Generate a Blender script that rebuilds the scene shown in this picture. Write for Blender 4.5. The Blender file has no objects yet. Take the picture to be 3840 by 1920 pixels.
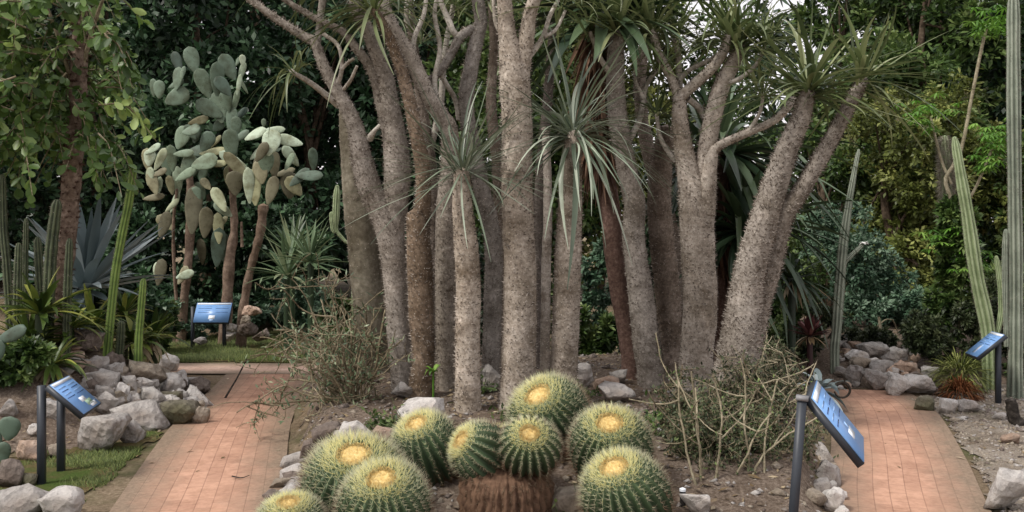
import bpy, math, random
import numpy as np
R = math.radians
rng = np.random.default_rng(11)
random.seed(11)
scene = bpy.context.scene
COL = scene.collection
F, HZ, EYE = 3326.0, 885.0, 1.9          # photo focal length (px of a 3840 px wide frame), horizon row, eye height

# ------------------------------------------------------------------ small maths
def at(x, y, d):
    """photo column / row at distance d -> a point of the garden"""
    return np.array([(x - 1920.0) * d / F, d, EYE - (y - HZ) * d / F])
def smooth(t):
    t = np.clip(t, 0, 1); return t * t * (3 - 2 * t)
def vnoise(x, y, s=0):
    def h(i, j):
        n = (np.sin(i * 127.1 + j * 311.7 + s * 74.7) * 43758.5453)
        return n - np.floor(n)
    i, j = np.floor(x), np.floor(y); u, v = smooth(x - i), smooth(y - j)
    return (h(i, j) * (1 - u) + h(i + 1, j) * u) * (1 - v) + (h(i, j + 1) * (1 - u) + h(i + 1, j + 1) * u) * v
def fbm(x, y, s=0):
    return (vnoise(x, y, s) + .5 * vnoise(2.1 * x, 2.1 * y, s + 1) + .25 * vnoise(4.3 * x, 4.3 * y, s + 2)) / 1.75
def sdist(px, py, poly):
    """signed distance to a polygon, positive inside"""
    px = np.asarray(px, float); py = np.asarray(py, float)
    best = np.full(px.shape, 1e9); ins = np.zeros(px.shape, bool)
    n = len(poly)
    for k in range(n):
        ax, ay = poly[k]; bx, by = poly[(k + 1) % n]
        ex, ey = bx - ax, by - ay
        t = np.clip(((px - ax) * ex + (py - ay) * ey) / (ex * ex + ey * ey), 0, 1)
        best = np.minimum(best, np.hypot(px - ax - t * ex, py - ay - t * ey))
        c = ((ay > py) != (by > py))
        with np.errstate(divide='ignore', invalid='ignore'):
            xi = ax + (py - ay) / (by - ay if by != ay else 1e-9) * ex
        ins ^= c & (px < xi)
    return np.where(ins, best, -best)

# ------------------------------------------------------------------ lie of the land
BED = [(-1.35, 4.6), (-1.5, 6.1), (-1.72, 7.2), (-2.1, 8.6), (-2.6, 11.0), (-2.3, 11.9), (-.5, 12.2), (1.5, 12.2), (3.0, 11.9),
       (3.55, 10.9), (3.2, 9.2), (2.72, 7.6), (2.2, 6.1), (1.6, 4.4), (.4, 3.6), (-.8, 3.8)]
ROCKERY = [(-4.55, 7.55), (-3.95, 7.8), (-3.5, 8.25), (-3.62, 8.9), (-3.2, 9.3), (-3.55, 10.4), (-3.95, 11.4), (-5.0, 12.0), (-7.2, 12.1), (-14, 12), (-14, 7.0), (-6.5, 7.2)]
FARROCK = [(3.75, 11.25), (4.4, 10.9), (5.0, 10.6), (5.6, 11.2), (6.3, 11.2), (14, 10.4), (14, 17), (3.6, 17), (3.4, 12.6)]
BACKBED = [(-14, 16.4), (-5.2, 15.6), (-3.0, 16.0), (-1.0, 15.0), (1, 14.2), (14, 17), (60, 17), (60, 60), (-60, 60), (-60, 16.4)]
def H(x, y):
    x = np.asarray(x, float); y = np.asarray(y, float)
    a = smooth(sdist(x, y, BED) / .30) * (.07 + .23 * smooth((y - 5.3) / 1.3)) + .03 * smooth(sdist(x, y, BED) / 1.6)
    b = .78 * smooth(sdist(x, y, ROCKERY) / 1.75)
    c = .50 * smooth(sdist(x, y, FARROCK) / 1.7)
    d = .35 * smooth(sdist(x, y, BACKBED) / 2.5)
    m = np.maximum(np.maximum(a, b), np.maximum(c, d))
    return m + np.where(m > .01, .05 * (fbm(x * 2.2, y * 2.2) - .5), 0) + .5 * smooth((np.hypot(x, y) - 40) / 200)
def hit(x, y, lift=0.0):
    """where the sight line of a photo pixel meets the ground"""
    d = np.arange(3.0, 45, .02)
    gx = (x - 1920.0) * d / F; z = EYE - (y - HZ) * d / F
    k = np.argmax(z <= H(gx, d) + lift)
    dd = d[k] if z[k] <= H(gx[k], d[k]) + lift else 30.0
    return at(x, y, dd)
def gz(x, y): return float(H(np.array([x]), np.array([y]))[0])

# ------------------------------------------------------------------ mesh building
class MB:
    def __init__(s): s.v = []; s.f = []; s.m = []; s.a = []; s.n = 0
    def add(s, v, f, mat=0, var=0.5):
        v = np.asarray(v, float).reshape(-1, 3); f = np.asarray(f, int)
        s.v.append(v); s.f.append(f + s.n); s.m.append(np.full(len(f), mat) if np.isscalar(mat) else np.asarray(mat))
        s.a.append(np.full(len(v), var) if np.isscalar(var) else np.asarray(var, float)); s.n += len(v)
    def build(s, name, mats, parent=None, smooth=False, loc=None, uv=None):
        me = bpy.data.meshes.new(name)
        v = np.concatenate(s.v); 
        off = np.zeros(3) if loc is None else np.asarray(loc, float)
        me.vertices.add(len(v)); me.vertices.foreach_set('co', (v - off).astype(np.float32).ravel())
        idx = np.concatenate([f.ravel() for f in s.f]); tot = np.concatenate([np.full(len(f), f.shape[1]) for f in s.f])
        me.loops.add(len(idx)); me.loops.foreach_set('vertex_index', idx.astype(np.int32))
        me.polygons.add(len(tot)); st = np.concatenate([[0], np.cumsum(tot)[:-1]])
        me.polygons.foreach_set('loop_start', st.astype(np.int32)); me.polygons.foreach_set('loop_total', tot.astype(np.int32))
        me.polygons.foreach_set('material_index', np.concatenate(s.m).astype(np.int32))
        if smooth: me.polygons.foreach_set('use_smooth', np.ones(len(tot), bool))
        at_ = me.attributes.new('var', 'FLOAT', 'POINT'); at_.data.foreach_set('value', np.concatenate(s.a).astype(np.float32))
        if uv is not None:
            l = me.uv_layers.new(name='UVMap'); l.data.foreach_set('uv', np.asarray(uv, np.float32)[idx].ravel())
        me.update(calc_edges=True)
        for m in (mats if isinstance(mats, (list, tuple)) else [mats]): me.materials.append(m)
        o = bpy.data.objects.new(name, me); COL.objects.link(o)
        if loc is not None: o.location = off
        if parent is not None:
            o.parent = parent
            o.location = off - np.array(parent.location) if loc is not None else -np.array(parent.location)
        return o
def nrm(a): return a / (np.linalg.norm(a, axis=-1, keepdims=True) + 1e-9)
def spline(pts, n):
    """Catmull-Rom through rows of pts (any columns)"""
    p = np.asarray(pts, float); p = np.vstack([2 * p[0] - p[1], p, 2 * p[-1] - p[-2]])
    seg = len(p) - 3; out = []
    for t in np.linspace(0, seg - 1e-6, n):
        i = int(t); u = t - i; a, b, c, d = p[i:i + 4]
        out.append(.5 * (2 * b + (c - a) * u + (2 * a - 5 * b + 4 * c - d) * u * u + (3 * b - a - 3 * c + d) * u ** 3))
    return np.array(out)
def frames(p):
    t = nrm(np.gradient(p, axis=0)); s = np.zeros_like(t); ref = np.array([0, 1.0, 0])
    if abs(t[0] @ ref) > .9: ref = np.array([1.0, 0, 0])
    for i in range(len(t)):
        ref = ref - t[i] * (ref @ t[i]); ref = ref / (np.linalg.norm(ref) + 1e-9); s[i] = ref
    return t, s, np.cross(t, s)
def tube(mb, p, r, k=10, mat=0, rough=0.0, ribs=0, ribd=0.0, cap=True, var=None, seed=0):
    p = np.asarray(p, float); n = len(p); r = np.asarray(r, float) * np.ones(n)
    t, s, b = frames(p); th = np.linspace(0, 2 * np.pi, k, endpoint=False)
    rr = r[:, None] * np.ones((n, k))
    if ribs: rr = rr * (1 - ribd + ribd * np.abs(np.cos(th * ribs / 2))[None] * 1.6)
    if rough:
        rs = np.random.default_rng(seed + 5)
        q = rs.normal(0, 1, (n, k)); q = (q + np.roll(q, 1, 1) + np.roll(q, 1, 0)) / 2
        rr = rr * (1 + rough * q)
    v = p[:, None] + rr[..., None] * (np.cos(th)[None, :, None] * s[:, None] + np.sin(th)[None, :, None] * b[:, None])
    i = np.arange(n - 1)[:, None] * k; j = np.arange(k)[None]; j2 = (j + 1) % k
    f = np.stack([i + j, i + j2, i + k + j2, i + k + j], -1).reshape(-1, 4)
    va = .5 if var is None else (var if np.isscalar(var) else (np.repeat(np.asarray(var), k) if not ribs else (np.asarray(var)[:, None] - .35 + .75 * np.abs(np.cos(th * ribs / 2))[None] ** 1.5).ravel()))
    base = mb.n
    mb.add(v.reshape(-1, 3), f, mat, va)
    if cap:
        vv = v.reshape(-1, 3)
        c = p[-1] + t[-1] * r[-1] * .5
        mb.add(np.vstack([vv[-k:], c]), [[a, (a + 1) % k, k] for a in range(k)], mat, .5 if va is None or not np.isscalar(va) else va)
    return t, s, b, rr
def spikes(mb, base, dirs, L, W, mat, var=.5):
    """thin three-sided thorns"""
    base = np.asarray(base); n = len(base); d = nrm(np.asarray(dirs))
    a = nrm(np.cross(d, np.where(np.abs(d[:, 2:3]) > .9, [[1., 0, 0]], [[0, 0, 1.]]))); b = np.cross(d, a)
    L = np.asarray(L) * np.ones(n); W = np.asarray(W) * np.ones(n)
    vs = [base + (a * math.cos(q) + b * math.sin(q)) * W[:, None] for q in (0, 2.09, 4.19)] + [base + d * L[:, None]]
    v = np.stack(vs, 1).reshape(-1, 3); i = np.arange(n)[:, None] * 4
    f = np.concatenate([i + [0, 1, 3], i + [1, 2, 3], i + [2, 0, 3]])
    va = np.repeat(np.asarray(var) * np.ones(n), 4)
    mb.add(v, f, mat, va)
def thorns_on(mb, p, r, per_m2, L, W, mat, up=.25, rs=rng):
    t, s, b = frames(p); ln = np.linalg.norm(np.diff(p, axis=0), axis=1)
    w = ln * (r[1:] + r[:-1]) * np.pi; n = int(per_m2 * w.sum())
    i = rs.choice(len(w), n, p=w / w.sum()); u = rs.random(n); th = rs.random(n) * 2 * np.pi
    ce = p[i] * (1 - u[:, None]) + p[i + 1] * u[:, None]; ra = r[i] * (1 - u) + r[i + 1] * u
    d = np.cos(th)[:, None] * s[i] + np.sin(th)[:, None] * b[i]
    spikes(mb, ce + d * (ra * .96)[:, None], d + t[i] * up + rs.normal(0, .35, (n, 3)), L * rs.uniform(.5, 1.2, n), W, mat, rs.random(n))
def straps(mb, base, dirs, L, W, droop, seg=6, mat=0, fold=.3, shape='strap', var=None, twist=0.0, rs=rng, bend=.06):
    """long narrow leaves, all at once"""
    base = np.asarray(base, float); n = len(base); d = nrm(np.asarray(dirs, float))
    L = np.asarray(L) * np.ones(n); W = np.asarray(W) * np.ones(n); droop = np.asarray(droop) * np.ones(n)
    ts = np.linspace(0, 1, seg + 1); bn = rs.normal(0, 1, n) * bend * L
    side = nrm(np.cross(d, [[0, 0, 1.]]) + rs.normal(0, .05 + twist, (n, 3))); 
    if shape == 'strap': pr = np.minimum(1, .55 + 1.5 * ts) * np.clip((1 - ts) / .45, 0.04, 1) ** .7
    elif shape == 'sword': pr = np.interp(ts, [0, .15, .45, .8, 1], [.8, .75, 1, .55, .03])
    else: pr = np.interp(ts, [0, .3, .6, .85, 1], [.35, .85, 1, .7, .05])
    V = np.zeros((n, seg + 1, 3, 3))
    for k, t in enumerate(ts):
        c = base + d * (L * t * (1 - .25 * np.minimum(droop, 1.4) * t))[:, None]; c = c + side * (bn * t * t)[:, None]; c[:, 2] -= droop * L * t * t * .6
        tan = d.copy(); tan[:, 2] -= droop * t * 1.2; tan = nrm(tan)
        nn = nrm(np.cross(side, tan)); w = (W * pr[k] * .5)[:, None]
        V[:, k, 0] = c - side * w + nn * w * fold; V[:, k, 1] = c; V[:, k, 2] = c + side * w + nn * w * fold
    i = np.arange(n)[:, None, None] * (seg + 1) * 3 + np.arange(seg)[None, :, None] * 3
    f = np.concatenate([(i + [0, 1, 4, 3]).reshape(-1, 4), (i + [1, 2, 5, 4]).reshape(-1, 4)])
    va = rs.random(n) if var is None else np.asarray(var) * np.ones(n)
    va = np.clip(va[:, None] + .0 * ts[None], 0, 1)
    mb.add(V.reshape(-1, 3), f, mat, np.repeat(va, 3, 1).ravel())
def leaves(mb, p, d, nrmls, L, W, mat=0, var=None, oval=False, rs=rng):
    """small leaves: diamonds for the far ones, folded ovals for the near ones"""
    p = np.asarray(p); n = len(p); d = nrm(d); s = nrm(np.cross(d, nrmls)); nn = np.cross(s, d)
    L = (np.asarray(L) * np.ones(n))[:, None]; W = (np.asarray(W) * np.ones(n))[:, None]
    var = rs.random(n) if var is None else var
    if oval:
        q = [p, p + d * L * .3 + s * W * .38 + nn * W * .12, p + d * L * .65 + s * W * .5 + nn * W * .14, p + d * L * .92 + s * W * .25, p + d * L,
             p + d * L * .92 - s * W * .25, p + d * L * .65 - s * W * .5 + nn * W * .14, p + d * L * .3 - s * W * .38 + nn * W * .12]
        v = np.stack(q, 1).reshape(-1, 3); i = np.arange(n)[:, None] * 8
        f = np.concatenate([i + [0, 1, 2, 4], i + [2, 3, 4, 4]])
        mb.add(v, np.concatenate([i + [0, 1, 2, 3, 4], i + [0, 4, 5, 6, 7]]), mat, np.repeat(var, 8))
    else:
        v = np.stack([p, p + d * L * .5 + s * W * .5 + nn * W * .1, p + d * L, p + d * L * .5 - s * W * .5 + nn * W * .1], 1).reshape(-1, 3)
        mb.add(v, np.arange(n)[:, None] * 4 + [0, 1, 2, 3], mat, np.repeat(var, 4))
def box(mb, c, ax, ay, az, mat=0, var=.5):
    c, ax, ay, az = map(np.asarray, (c, ax, ay, az))
    v = [c + sx * ax + sy * ay + sz * az for sz in (-1, 1) for sx, sy in ((-1, -1), (1, -1), (1, 1), (-1, 1))]
    mb.add(v, [[0, 3, 2, 1], [4, 5, 6, 7], [0, 1, 5, 4], [1, 2, 6, 5], [2, 3, 7, 6], [3, 0, 4, 7]], mat, var)

# ------------------------------------------------------------------ materials
def lin(r, g, b):
    f = lambda c: ((c / 255 + .055) / 1.055) ** 2.4 if c > 10 else c / 255 / 12.92
    return (f(r), f(g), f(b), 1)
class NT:
    def __init__(s, name):
        s.m = bpy.data.materials.new(name); s.m.use_nodes = True; s.t = s.m.node_tree; s.t.nodes.clear()
        s.out = s.t.nodes.new('ShaderNodeOutputMaterial')
    def n(s, kind, **kw):
        x = s.t.nodes.new('ShaderNode' + kind)
        for k, v in kw.items():
            if k[0] == '_': setattr(x, k[1:], v)
            else: x.inputs[k.replace('__', ' ')].default_value = v
        return x
    def l(s, a, b): s.t.links.new(a, b)
    def coord(s, w='Object'): return s.n('TexCoord').outputs[w]
    def noise(s, co, sc, det=4, rough=.6):
        x = s.n('TexNoise', Scale=sc, Detail=det, Roughness=rough); s.l(co, x.inputs['Vector']); return x.outputs['Fac']
    def ramp(s, fac, stops):
        x = s.n('ValToRGB'); e = x.color_ramp.elements
        while len(e) < len(stops): e.new(.5)
        for q, (p, c) in zip(e, stops): q.position = p; q.color = c if len(c) == 4 else (*c, 1)
        s.l(fac, x.inputs['Fac']); return x.outputs['Color']
    def mix(s, a, b, fac, mode='MIX'):
        x = s.n('Mix', _data_type='RGBA', _blend_type=mode)
        for sock, val in ((x.inputs[6], a), (x.inputs[7], b), (x.inputs[0], fac)):
            if hasattr(val, 'links'): s.l(val, sock)
            else: sock.default_value = val
        return x.outputs[2]
    def math(s, a, op, b=0.0):
        x = s.n('Math', _operation=op)
        for sock, val in ((x.inputs[0], a), (x.inputs[1], b)):
            if hasattr(val, 'links'): s.l(val, sock)
            else: sock.default_value = val
        return x.outputs[0]
    def var(s):
        return s.n('Attribute', _attribute_name='var').outputs['Fac']
    def bump(s, h, strength, dist=.02):
        x = s.n('Bump', Strength=strength, Distance=dist); s.l(h, x.inputs['Height']); return x.outputs['Normal']
    def finish(s, col, rough=.7, normal=None, spec=.3, trans=0.0):
        p = s.n('BsdfPrincipled', Roughness=rough); p.inputs['Specular IOR Level'].default_value = spec
        if hasattr(col, 'links'): s.l(col, p.inputs['Base Color'])
        else: p.inputs['Base Color'].default_value = col
        if normal is not None: s.l(normal, p.inputs['Normal'])
        o = p.outputs[0]
        if trans:
            t = s.n('BsdfTranslucent')
            if hasattr(col, 'links'): s.l(col, t.inputs['Color'])
            else: t.inputs['Color'].default_value = col
            m = s.n('MixShader', Fac=trans); s.l(o, m.inputs[1]); s.l(t.outputs[0], m.inputs[2]); o = m.outputs[0]
        s.l(o, s.out.inputs['Surface']); return s.m
def leaf_mat(name, dark, mid, light, trans=.22, rough=.5, spec=.3, patch=None):
    t = NT(name); c = t.ramp(t.var(), [(0, lin(*dark)), (.55, lin(*mid)), (1, lin(*light))])
    n = t.noise(t.coord(), .9, 2)
    c = t.mix(c, t.mix(c, (.55, .55, .55, 1), 1, 'MULTIPLY'), t.ramp(n, [(.35, (0, 0, 0)), (.7, (1, 1, 1))]))
    if patch: c = t.mix(c, lin(*patch), t.ramp(t.noise(t.coord(), 2.3, 3), [(.58, (0, 0, 0)), (.75, (.6, .6, .6))]))
    return t.finish(c, rough, None, spec, trans)
def bark_mat(name, dark, mid, light, scale=22, spots=None, bstr=.8):
    t = NT(name); co = t.coord(); oi = t.n('ObjectInfo').outputs['Random']
    n = t.noise(co, scale, 6, .7); big = t.noise(co, 1.7, 4)
    c = t.ramp(n, [(.25, lin(*dark)), (.5, lin(*mid)), (.74, lin(*light))])
    pt = t.noise(co, 4.2, 6, .72)
    c = t.mix(c, t.mix(c, (1.5, 1.5, 1.52, 1), 1, 'MULTIPLY'), t.ramp(pt, [(.52, (0, 0, 0)), (.66, (.9, .9, .9))]))
    c = t.mix(c, t.mix(c, (.5, .46, .42, 1), 1, 'MULTIPLY'), t.ramp(pt, [(.32, (.9, .9, .9)), (.47, (0, 0, 0))]))
    c = t.mix(c, t.mix(c, (.5, .47, .42, 1), 1, 'MULTIPLY'), t.ramp(big, [(.42, (0, 0, 0)), (.68, (.9, .9, .9))]))
    if spots:
        v = t.n('TexVoronoi', Scale=scale * 1.1); t.l(co, v.inputs['Vector']); vd = v.outputs['Distance']
        pick = t.ramp(t.n('SeparateColor').outputs[0], [(0, (0, 0, 0)), (1, (1, 1, 1))]) if False else None
        c = t.mix(c, lin(*spots), t.ramp(vd, [(.10, (.55, .55, .55)), (.26, (0, 0, 0))]))
        mp = t.n('Mapping'); mp.inputs['Scale'].default_value = (1, 1, 5); t.l(co, mp.inputs['Vector'])
        ring = t.noise(mp.outputs[0], 3.2, 4, .6)     # old leaf-scar rings
        c = t.mix(c, t.mix(c, (.62, .58, .54, 1), 1, 'MULTIPLY'), t.ramp(ring, [(.5, (0, 0, 0)), (.66, (.55, .55, .55))]))
        hs = t.n('HueSaturation'); t.l(c, hs.inputs['Color']); t.l(t.math(t.math(oi, 'MULTIPLY', .5), 'ADD', .76), hs.inputs['Value']); t.l(t.math(t.math(oi, 'MULTIPLY', .5), 'ADD', .75), hs.inputs['Saturation']); c = hs.outputs[0]
    return t.finish(c, .9, t.bump(n, bstr * .55, .02), .15)
def rock_mat(name, a, b, c_, moss=0.0):
    t = NT(name); co = t.coord(); n = t.noise(co, 9, 8, .72); n2 = t.noise(co, 2.4, 4)
    oi = t.n('ObjectInfo').outputs['Random']
    c = t.ramp(n, [(.28, lin(*a)), (.5, lin(*b)), (.72, lin(*c_))])
    c = t.mix(c, t.mix(c, lin(150, 128, 105), 1, 'MULTIPLY'), t.ramp(n2, [(.45, (0, 0, 0)), (.72, (.75, .75, .75))]))
    hs = t.n('HueSaturation'); t.l(c, hs.inputs['Color']); t.l(t.math(t.math(oi, 'MULTIPLY', .4), 'ADD', .8), hs.inputs['Value']); c = hs.outputs[0]
    v = t.n('TexVoronoi', Scale=14.0); t.l(co, v.inputs['Vector'])
    c = t.mix(c, lin(*[q * .45 for q in a]), t.ramp(t.noise(co, 16, 6, .8), [(.58, (0, 0, 0)), (.70, (.42, .42, .42))]))
    if moss:
        g = t.n('NewGeometry'); z = t.n('SeparateXYZ'); t.l(g.outputs['Normal'], z.inputs[0])
        c = t.mix(c, lin(70, 78, 42), t.math(t.ramp(n2, [(.4, (0, 0, 0)), (.6, (1, 1, 1))]), 'MULTIPLY', moss))
    return t.finish(c, .88, t.bump(t.math(n, 'ADD', t.math(v.outputs['Distance'], 'MULTIPLY', .8)), 1.0, .06), .15)
def plain(name, col, rough=.5, spec=.4, n=.12, sc=40):
    t = NT(name); f = t.noise(t.coord(), sc, 3)
    c = t.mix(lin(*col), t.mix(lin(*col), (.5, .5, .5, 1), 1, 'MULTIPLY'), t.ramp(f, [(.4, (0, 0, 0)), (.75, (n * 4, n * 4, n * 4))]))
    return t.finish(c, rough, None, spec)
def soil_mat(name, a, b, c_, sc=30, green=None, bs=1.0, gscale=1.1, gt=.5):
    t = NT(name); co = t.coord(); n = t.noise(co, sc, 8, .75); n2 = t.noise(co, 1.5, 5)
    c = t.ramp(n, [(.3, lin(*a)), (.5, lin(*b)), (.7, lin(*c_))])
    c = t.mix(c, t.mix(c, (.55, .5, .45, 1), 1, 'MULTIPLY'), t.ramp(n2, [(.4, (0, 0, 0)), (.68, (.8, .8, .8))]))
    if green: c = t.mix(c, lin(*green), t.ramp(t.noise(co, gscale, 6, .7), [(gt - .06, (0, 0, 0)), (gt + .12, (.85, .85, .85))]))
    return t.finish(c, .95, t.bump(n, bs, .03), .1)
def brick_mat(name, c1, c2, mortar, dirt):
    t = NT(name); uv = t.n('UVMap').outputs[0]
    w = t.n('TexNoise', Scale=1.7, Detail=3.0); t.l(uv, w.inputs['Vector'])
    br = t.n('TexBrick', Scale=1.0, Mortar__Size=.0045, Mortar__Smooth=.7, Bias=.0, Brick__Width=.225, Row__Height=.112)
    br.inputs['Color1'].default_value = lin(*c1); br.inputs['Color2'].default_value = lin(*c2); br.inputs['Mortar'].default_value = lin(*mortar)
    t.l(uv, br.inputs['Vector']); c = br.outputs['Color']
    n = t.noise(uv, 14, 6, .7); big = t.noise(uv, 1.1, 4)
    c = t.mix(c, t.mix(c, (.6, .55, .5, 1), 1, 'MULTIPLY'), t.ramp(n, [(.42, (0, 0, 0)), (.75, (.8, .8, .8))]))
    c = t.mix(c, t.mix(c, (.55, .5, .46, 1), 1, 'MULTIPLY'), t.ramp(t.noise(uv, 2.3, 6, .7), [(.5, (0, 0, 0)), (.7, (.75, .75, .75))]))
    c = t.mix(c, lin(200, 160, 135), t.ramp(big, [(.5, (0, 0, 0)), (.75, (.45, .45, .45))]))
    # dirt that has washed in over the two edges (edge distance is stored in 'var')
    e = t.math(t.var(), 'ADD', t.math(t.math(t.noise(uv, 2.6, 5, .7), 'SUBTRACT', .5), 'MULTIPLY', .75))
    dn = t.ramp(t.noise(uv, 25, 5, .75), [(.3, lin(*[q * .7 for q in dirt])), (.7, lin(*dirt))])
    c = t.mix(dn, c, t.ramp(e, [(.10, (.05, .05, .05)), (.36, (.4, .4, .4)), (.75, (1, 1, 1))]))
    h = t.math(br.outputs['Fac'], 'MULTIPLY', -1.0)
    return t.finish(c, .85, t.bump(t.math(h, 'ADD', t.math(n, 'MULTIPLY', .5)), .35, .01), .25)

M = dict(
    ground=soil_mat('ground_soil', (92, 80, 64), (132, 117, 97), (168, 152, 130), 24, (72, 80, 45), 1, .8, .52),
    bed=soil_mat('bed_soil', (88, 76, 66), (132, 118, 105), (178, 164, 150), 38, None, 1.2),
    gravel=soil_mat('gravel_soil', (124, 115, 104), (166, 156, 143), (200, 190, 177), 45, (104, 104, 72), 1.2, 1.3, .6),
    lawn=soil_mat('lawn_soil', (78, 66, 46), (108, 96, 66), (140, 126, 94), 40, (74, 98, 44), 1, 1.5, .5),
    brick=brick_mat('red_brick_paving', (192, 152, 129), (172, 134, 113), (148, 114, 96), (146, 128, 109)),
    brickpale=brick_mat('pale_brick_paving', (220, 192, 174), (212, 180, 160), (166, 134, 116), (160, 142, 122)),
    grass=leaf_mat('grass_blades', (64, 76, 34), (98, 116, 54), (142, 152, 88), .2),
    bark=bark_mat('spiny_grey_bark', (118, 110, 101), (154, 145, 134), (188, 180, 170), 30, (196, 186, 174), 1.0),
    limb=bark_mat('pale_bare_limb_bark', (134, 128, 120), (176, 170, 160), (212, 207, 198), 30, None, .6),
    barkpale=bark_mat('pale_spiny_bark', (134, 126, 117), (172, 163, 152), (206, 198, 188), 30, (214, 206, 194), 1.0),
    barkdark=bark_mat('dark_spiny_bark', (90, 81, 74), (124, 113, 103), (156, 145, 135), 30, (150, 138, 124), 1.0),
    barkbrown=bark_mat('brown_limb_bark', (82, 71, 62), (114, 101, 88), (146, 132, 118), 26, (150, 134, 118), .8),
    barkred=bark_mat('reddish_trunk_bark', (62, 46, 40), (96, 76, 68), (126, 106, 96), 30, None, .7),
    barkgreen=bark_mat('smooth_greygreen_bark', (84, 78, 66), (116, 110, 96), (146, 140, 126), 14, None, .5),
    thorn=leaf_mat('grey_thorns', (92, 81, 71), (112, 101, 90), (206, 196, 184), 0, .7, .2),
    twig=bark_mat('twig_bark', (86, 78, 62), (134, 124, 102), (176, 166, 142), 40, None, .4),
    twigpale=bark_mat('pale_thorny_stem', (104, 96, 78), (148, 140, 118), (188, 180, 158), 40, None, .4),
    pachy=leaf_mat('grey_green_strap_leaf', (84, 98, 80), (126, 140, 116), (178, 188, 168), .12, .42, .5),
    pachyg=leaf_mat('green_strap_leaf', (66, 82, 48), (106, 120, 76), (156, 164, 118), .2, .42, .45),
    aloe=leaf_mat('dark_aloe_leaf', (34, 54, 36), (62, 84, 56), (104, 124, 90), .08, .4, .5),
    skirt=leaf_mat('dead_aloe_leaves', (58, 42, 33), (108, 82, 66), (156, 128, 108), .1, .8, .1),
    agave=leaf_mat('blue_agave_leaf', (106, 122, 124), (144, 160, 162), (184, 196, 196), .18, .5, .35),
    yucca=leaf_mat('yucca_leaf', (66, 88, 60), (110, 132, 96), (168, 180, 142), .15, .45, .4),
    brom=leaf_mat('bromeliad_leaf', (46, 66, 30), (92, 116, 50), (168, 172, 84), .2, .4, .45),
    bromred=leaf_mat('dark_red_bromeliad_leaf', (46, 22, 24), (84, 46, 46), (136, 96, 96), .1, .45, .4),
    dry=leaf_mat('dry_leaf', (110, 92, 66), (160, 142, 112), (206, 192, 164), .15, .8, .1),
    redgrass=leaf_mat('rusty_grass_blades', (72, 40, 24), (112, 68, 42), (150, 106, 70), .1, .8, .1),
    perk=leaf_mat('oval_tree_leaf', (56, 84, 34), (98, 130, 60), (158, 180, 104), .3, .42, .45),
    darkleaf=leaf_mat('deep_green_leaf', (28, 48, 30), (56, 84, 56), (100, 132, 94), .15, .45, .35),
    midleaf=leaf_mat('mid_green_leaf', (44, 66, 30), (84, 110, 54), (136, 156, 92), .25, .45, .4),
    olive=leaf_mat('olive_leaf', (66, 76, 32), (114, 126, 60), (172, 178, 104), .25, .5, .35, (112, 92, 54)),
    blueleaf=leaf_mat('blue_green_leaf', (50, 78, 58), (92, 122, 94), (140, 164, 138), .15, .5, .35),
    hedge=leaf_mat('small_shrub_leaf', (38, 48, 30), (64, 76, 48), (112, 122, 86), .15, .5, .3), hedgestem=plain('green_stem', (92, 110, 66), .6, .3),
    lime=leaf_mat('bright_palmate_leaf', (64, 106, 34), (102, 150, 54), (150, 188, 90), .35, .45, .4),
    pad=None, opstem=bark_mat('cactus_stem_bark', (88, 74, 64), (124, 106, 92), (156, 138, 122), 18, None, .6),
    wood=bark_mat('tree_bark', (50, 42, 34), (84, 72, 60), (120, 106, 92), 14, None, .8),
    pbark=bark_mat('spined_brown_bark', (84, 68, 58), (132, 112, 98), (172, 154, 138), 16, (54, 36, 30), .8),
    pspine=leaf_mat('brown_spine_clusters', (46, 30, 26), (86, 60, 50), (126, 98, 84), 0, .8, .1),
    rockg=rock_mat('grey_limestone', (138, 133, 128), (184, 179, 174), (218, 215, 210)),
    rockw=rock_mat('white_limestone', (158, 153, 148), (206, 202, 197), (236, 233, 229)),
    rocko=rock_mat('orange_sandstone', (146, 122, 106), (188, 164, 146), (222, 206, 192)),
    rockt=rock_mat('tan_stone', (120, 111, 99), (164, 153, 138), (204, 196, 182)),
    rockb=rock_mat('brown_stone', (92, 83, 77), (132, 121, 113), (168, 158, 150)),
    rockm=rock_mat('mossy_stone', (84, 80, 70), (128, 122, 108), (166, 160, 144), .4),
    metal=plain('charcoal_powder_coat', (52, 57, 64), .45, .4, .06),
    cap=plain('grey_end_cap', (128, 128, 130), .5, .4, .06),
    blue=plain('blue_printed_panel', (116, 160, 214), .38, .5, .03, 6),
    bluelt=plain('light_blue_print', (150, 184, 226), .22, .5, .03, 6),
    white=plain('white_print', (226, 232, 238), .25, .5, .03),
    ink=plain('dark_blue_print', (52, 82, 136), .25, .5, .03),
    greenprint=plain('green_print', (150, 176, 150), .25, .5, .03),
    black=plain('black_plastic_pipe', (34, 32, 32), .5, .4, .1),
    char=bark_mat('charred_bark', (28, 26, 24), (58, 54, 50), (96, 90, 84), 24, None, .9),
    flower=plain('white_petals', (236, 234, 230), .6, .2, .04),
)
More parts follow.
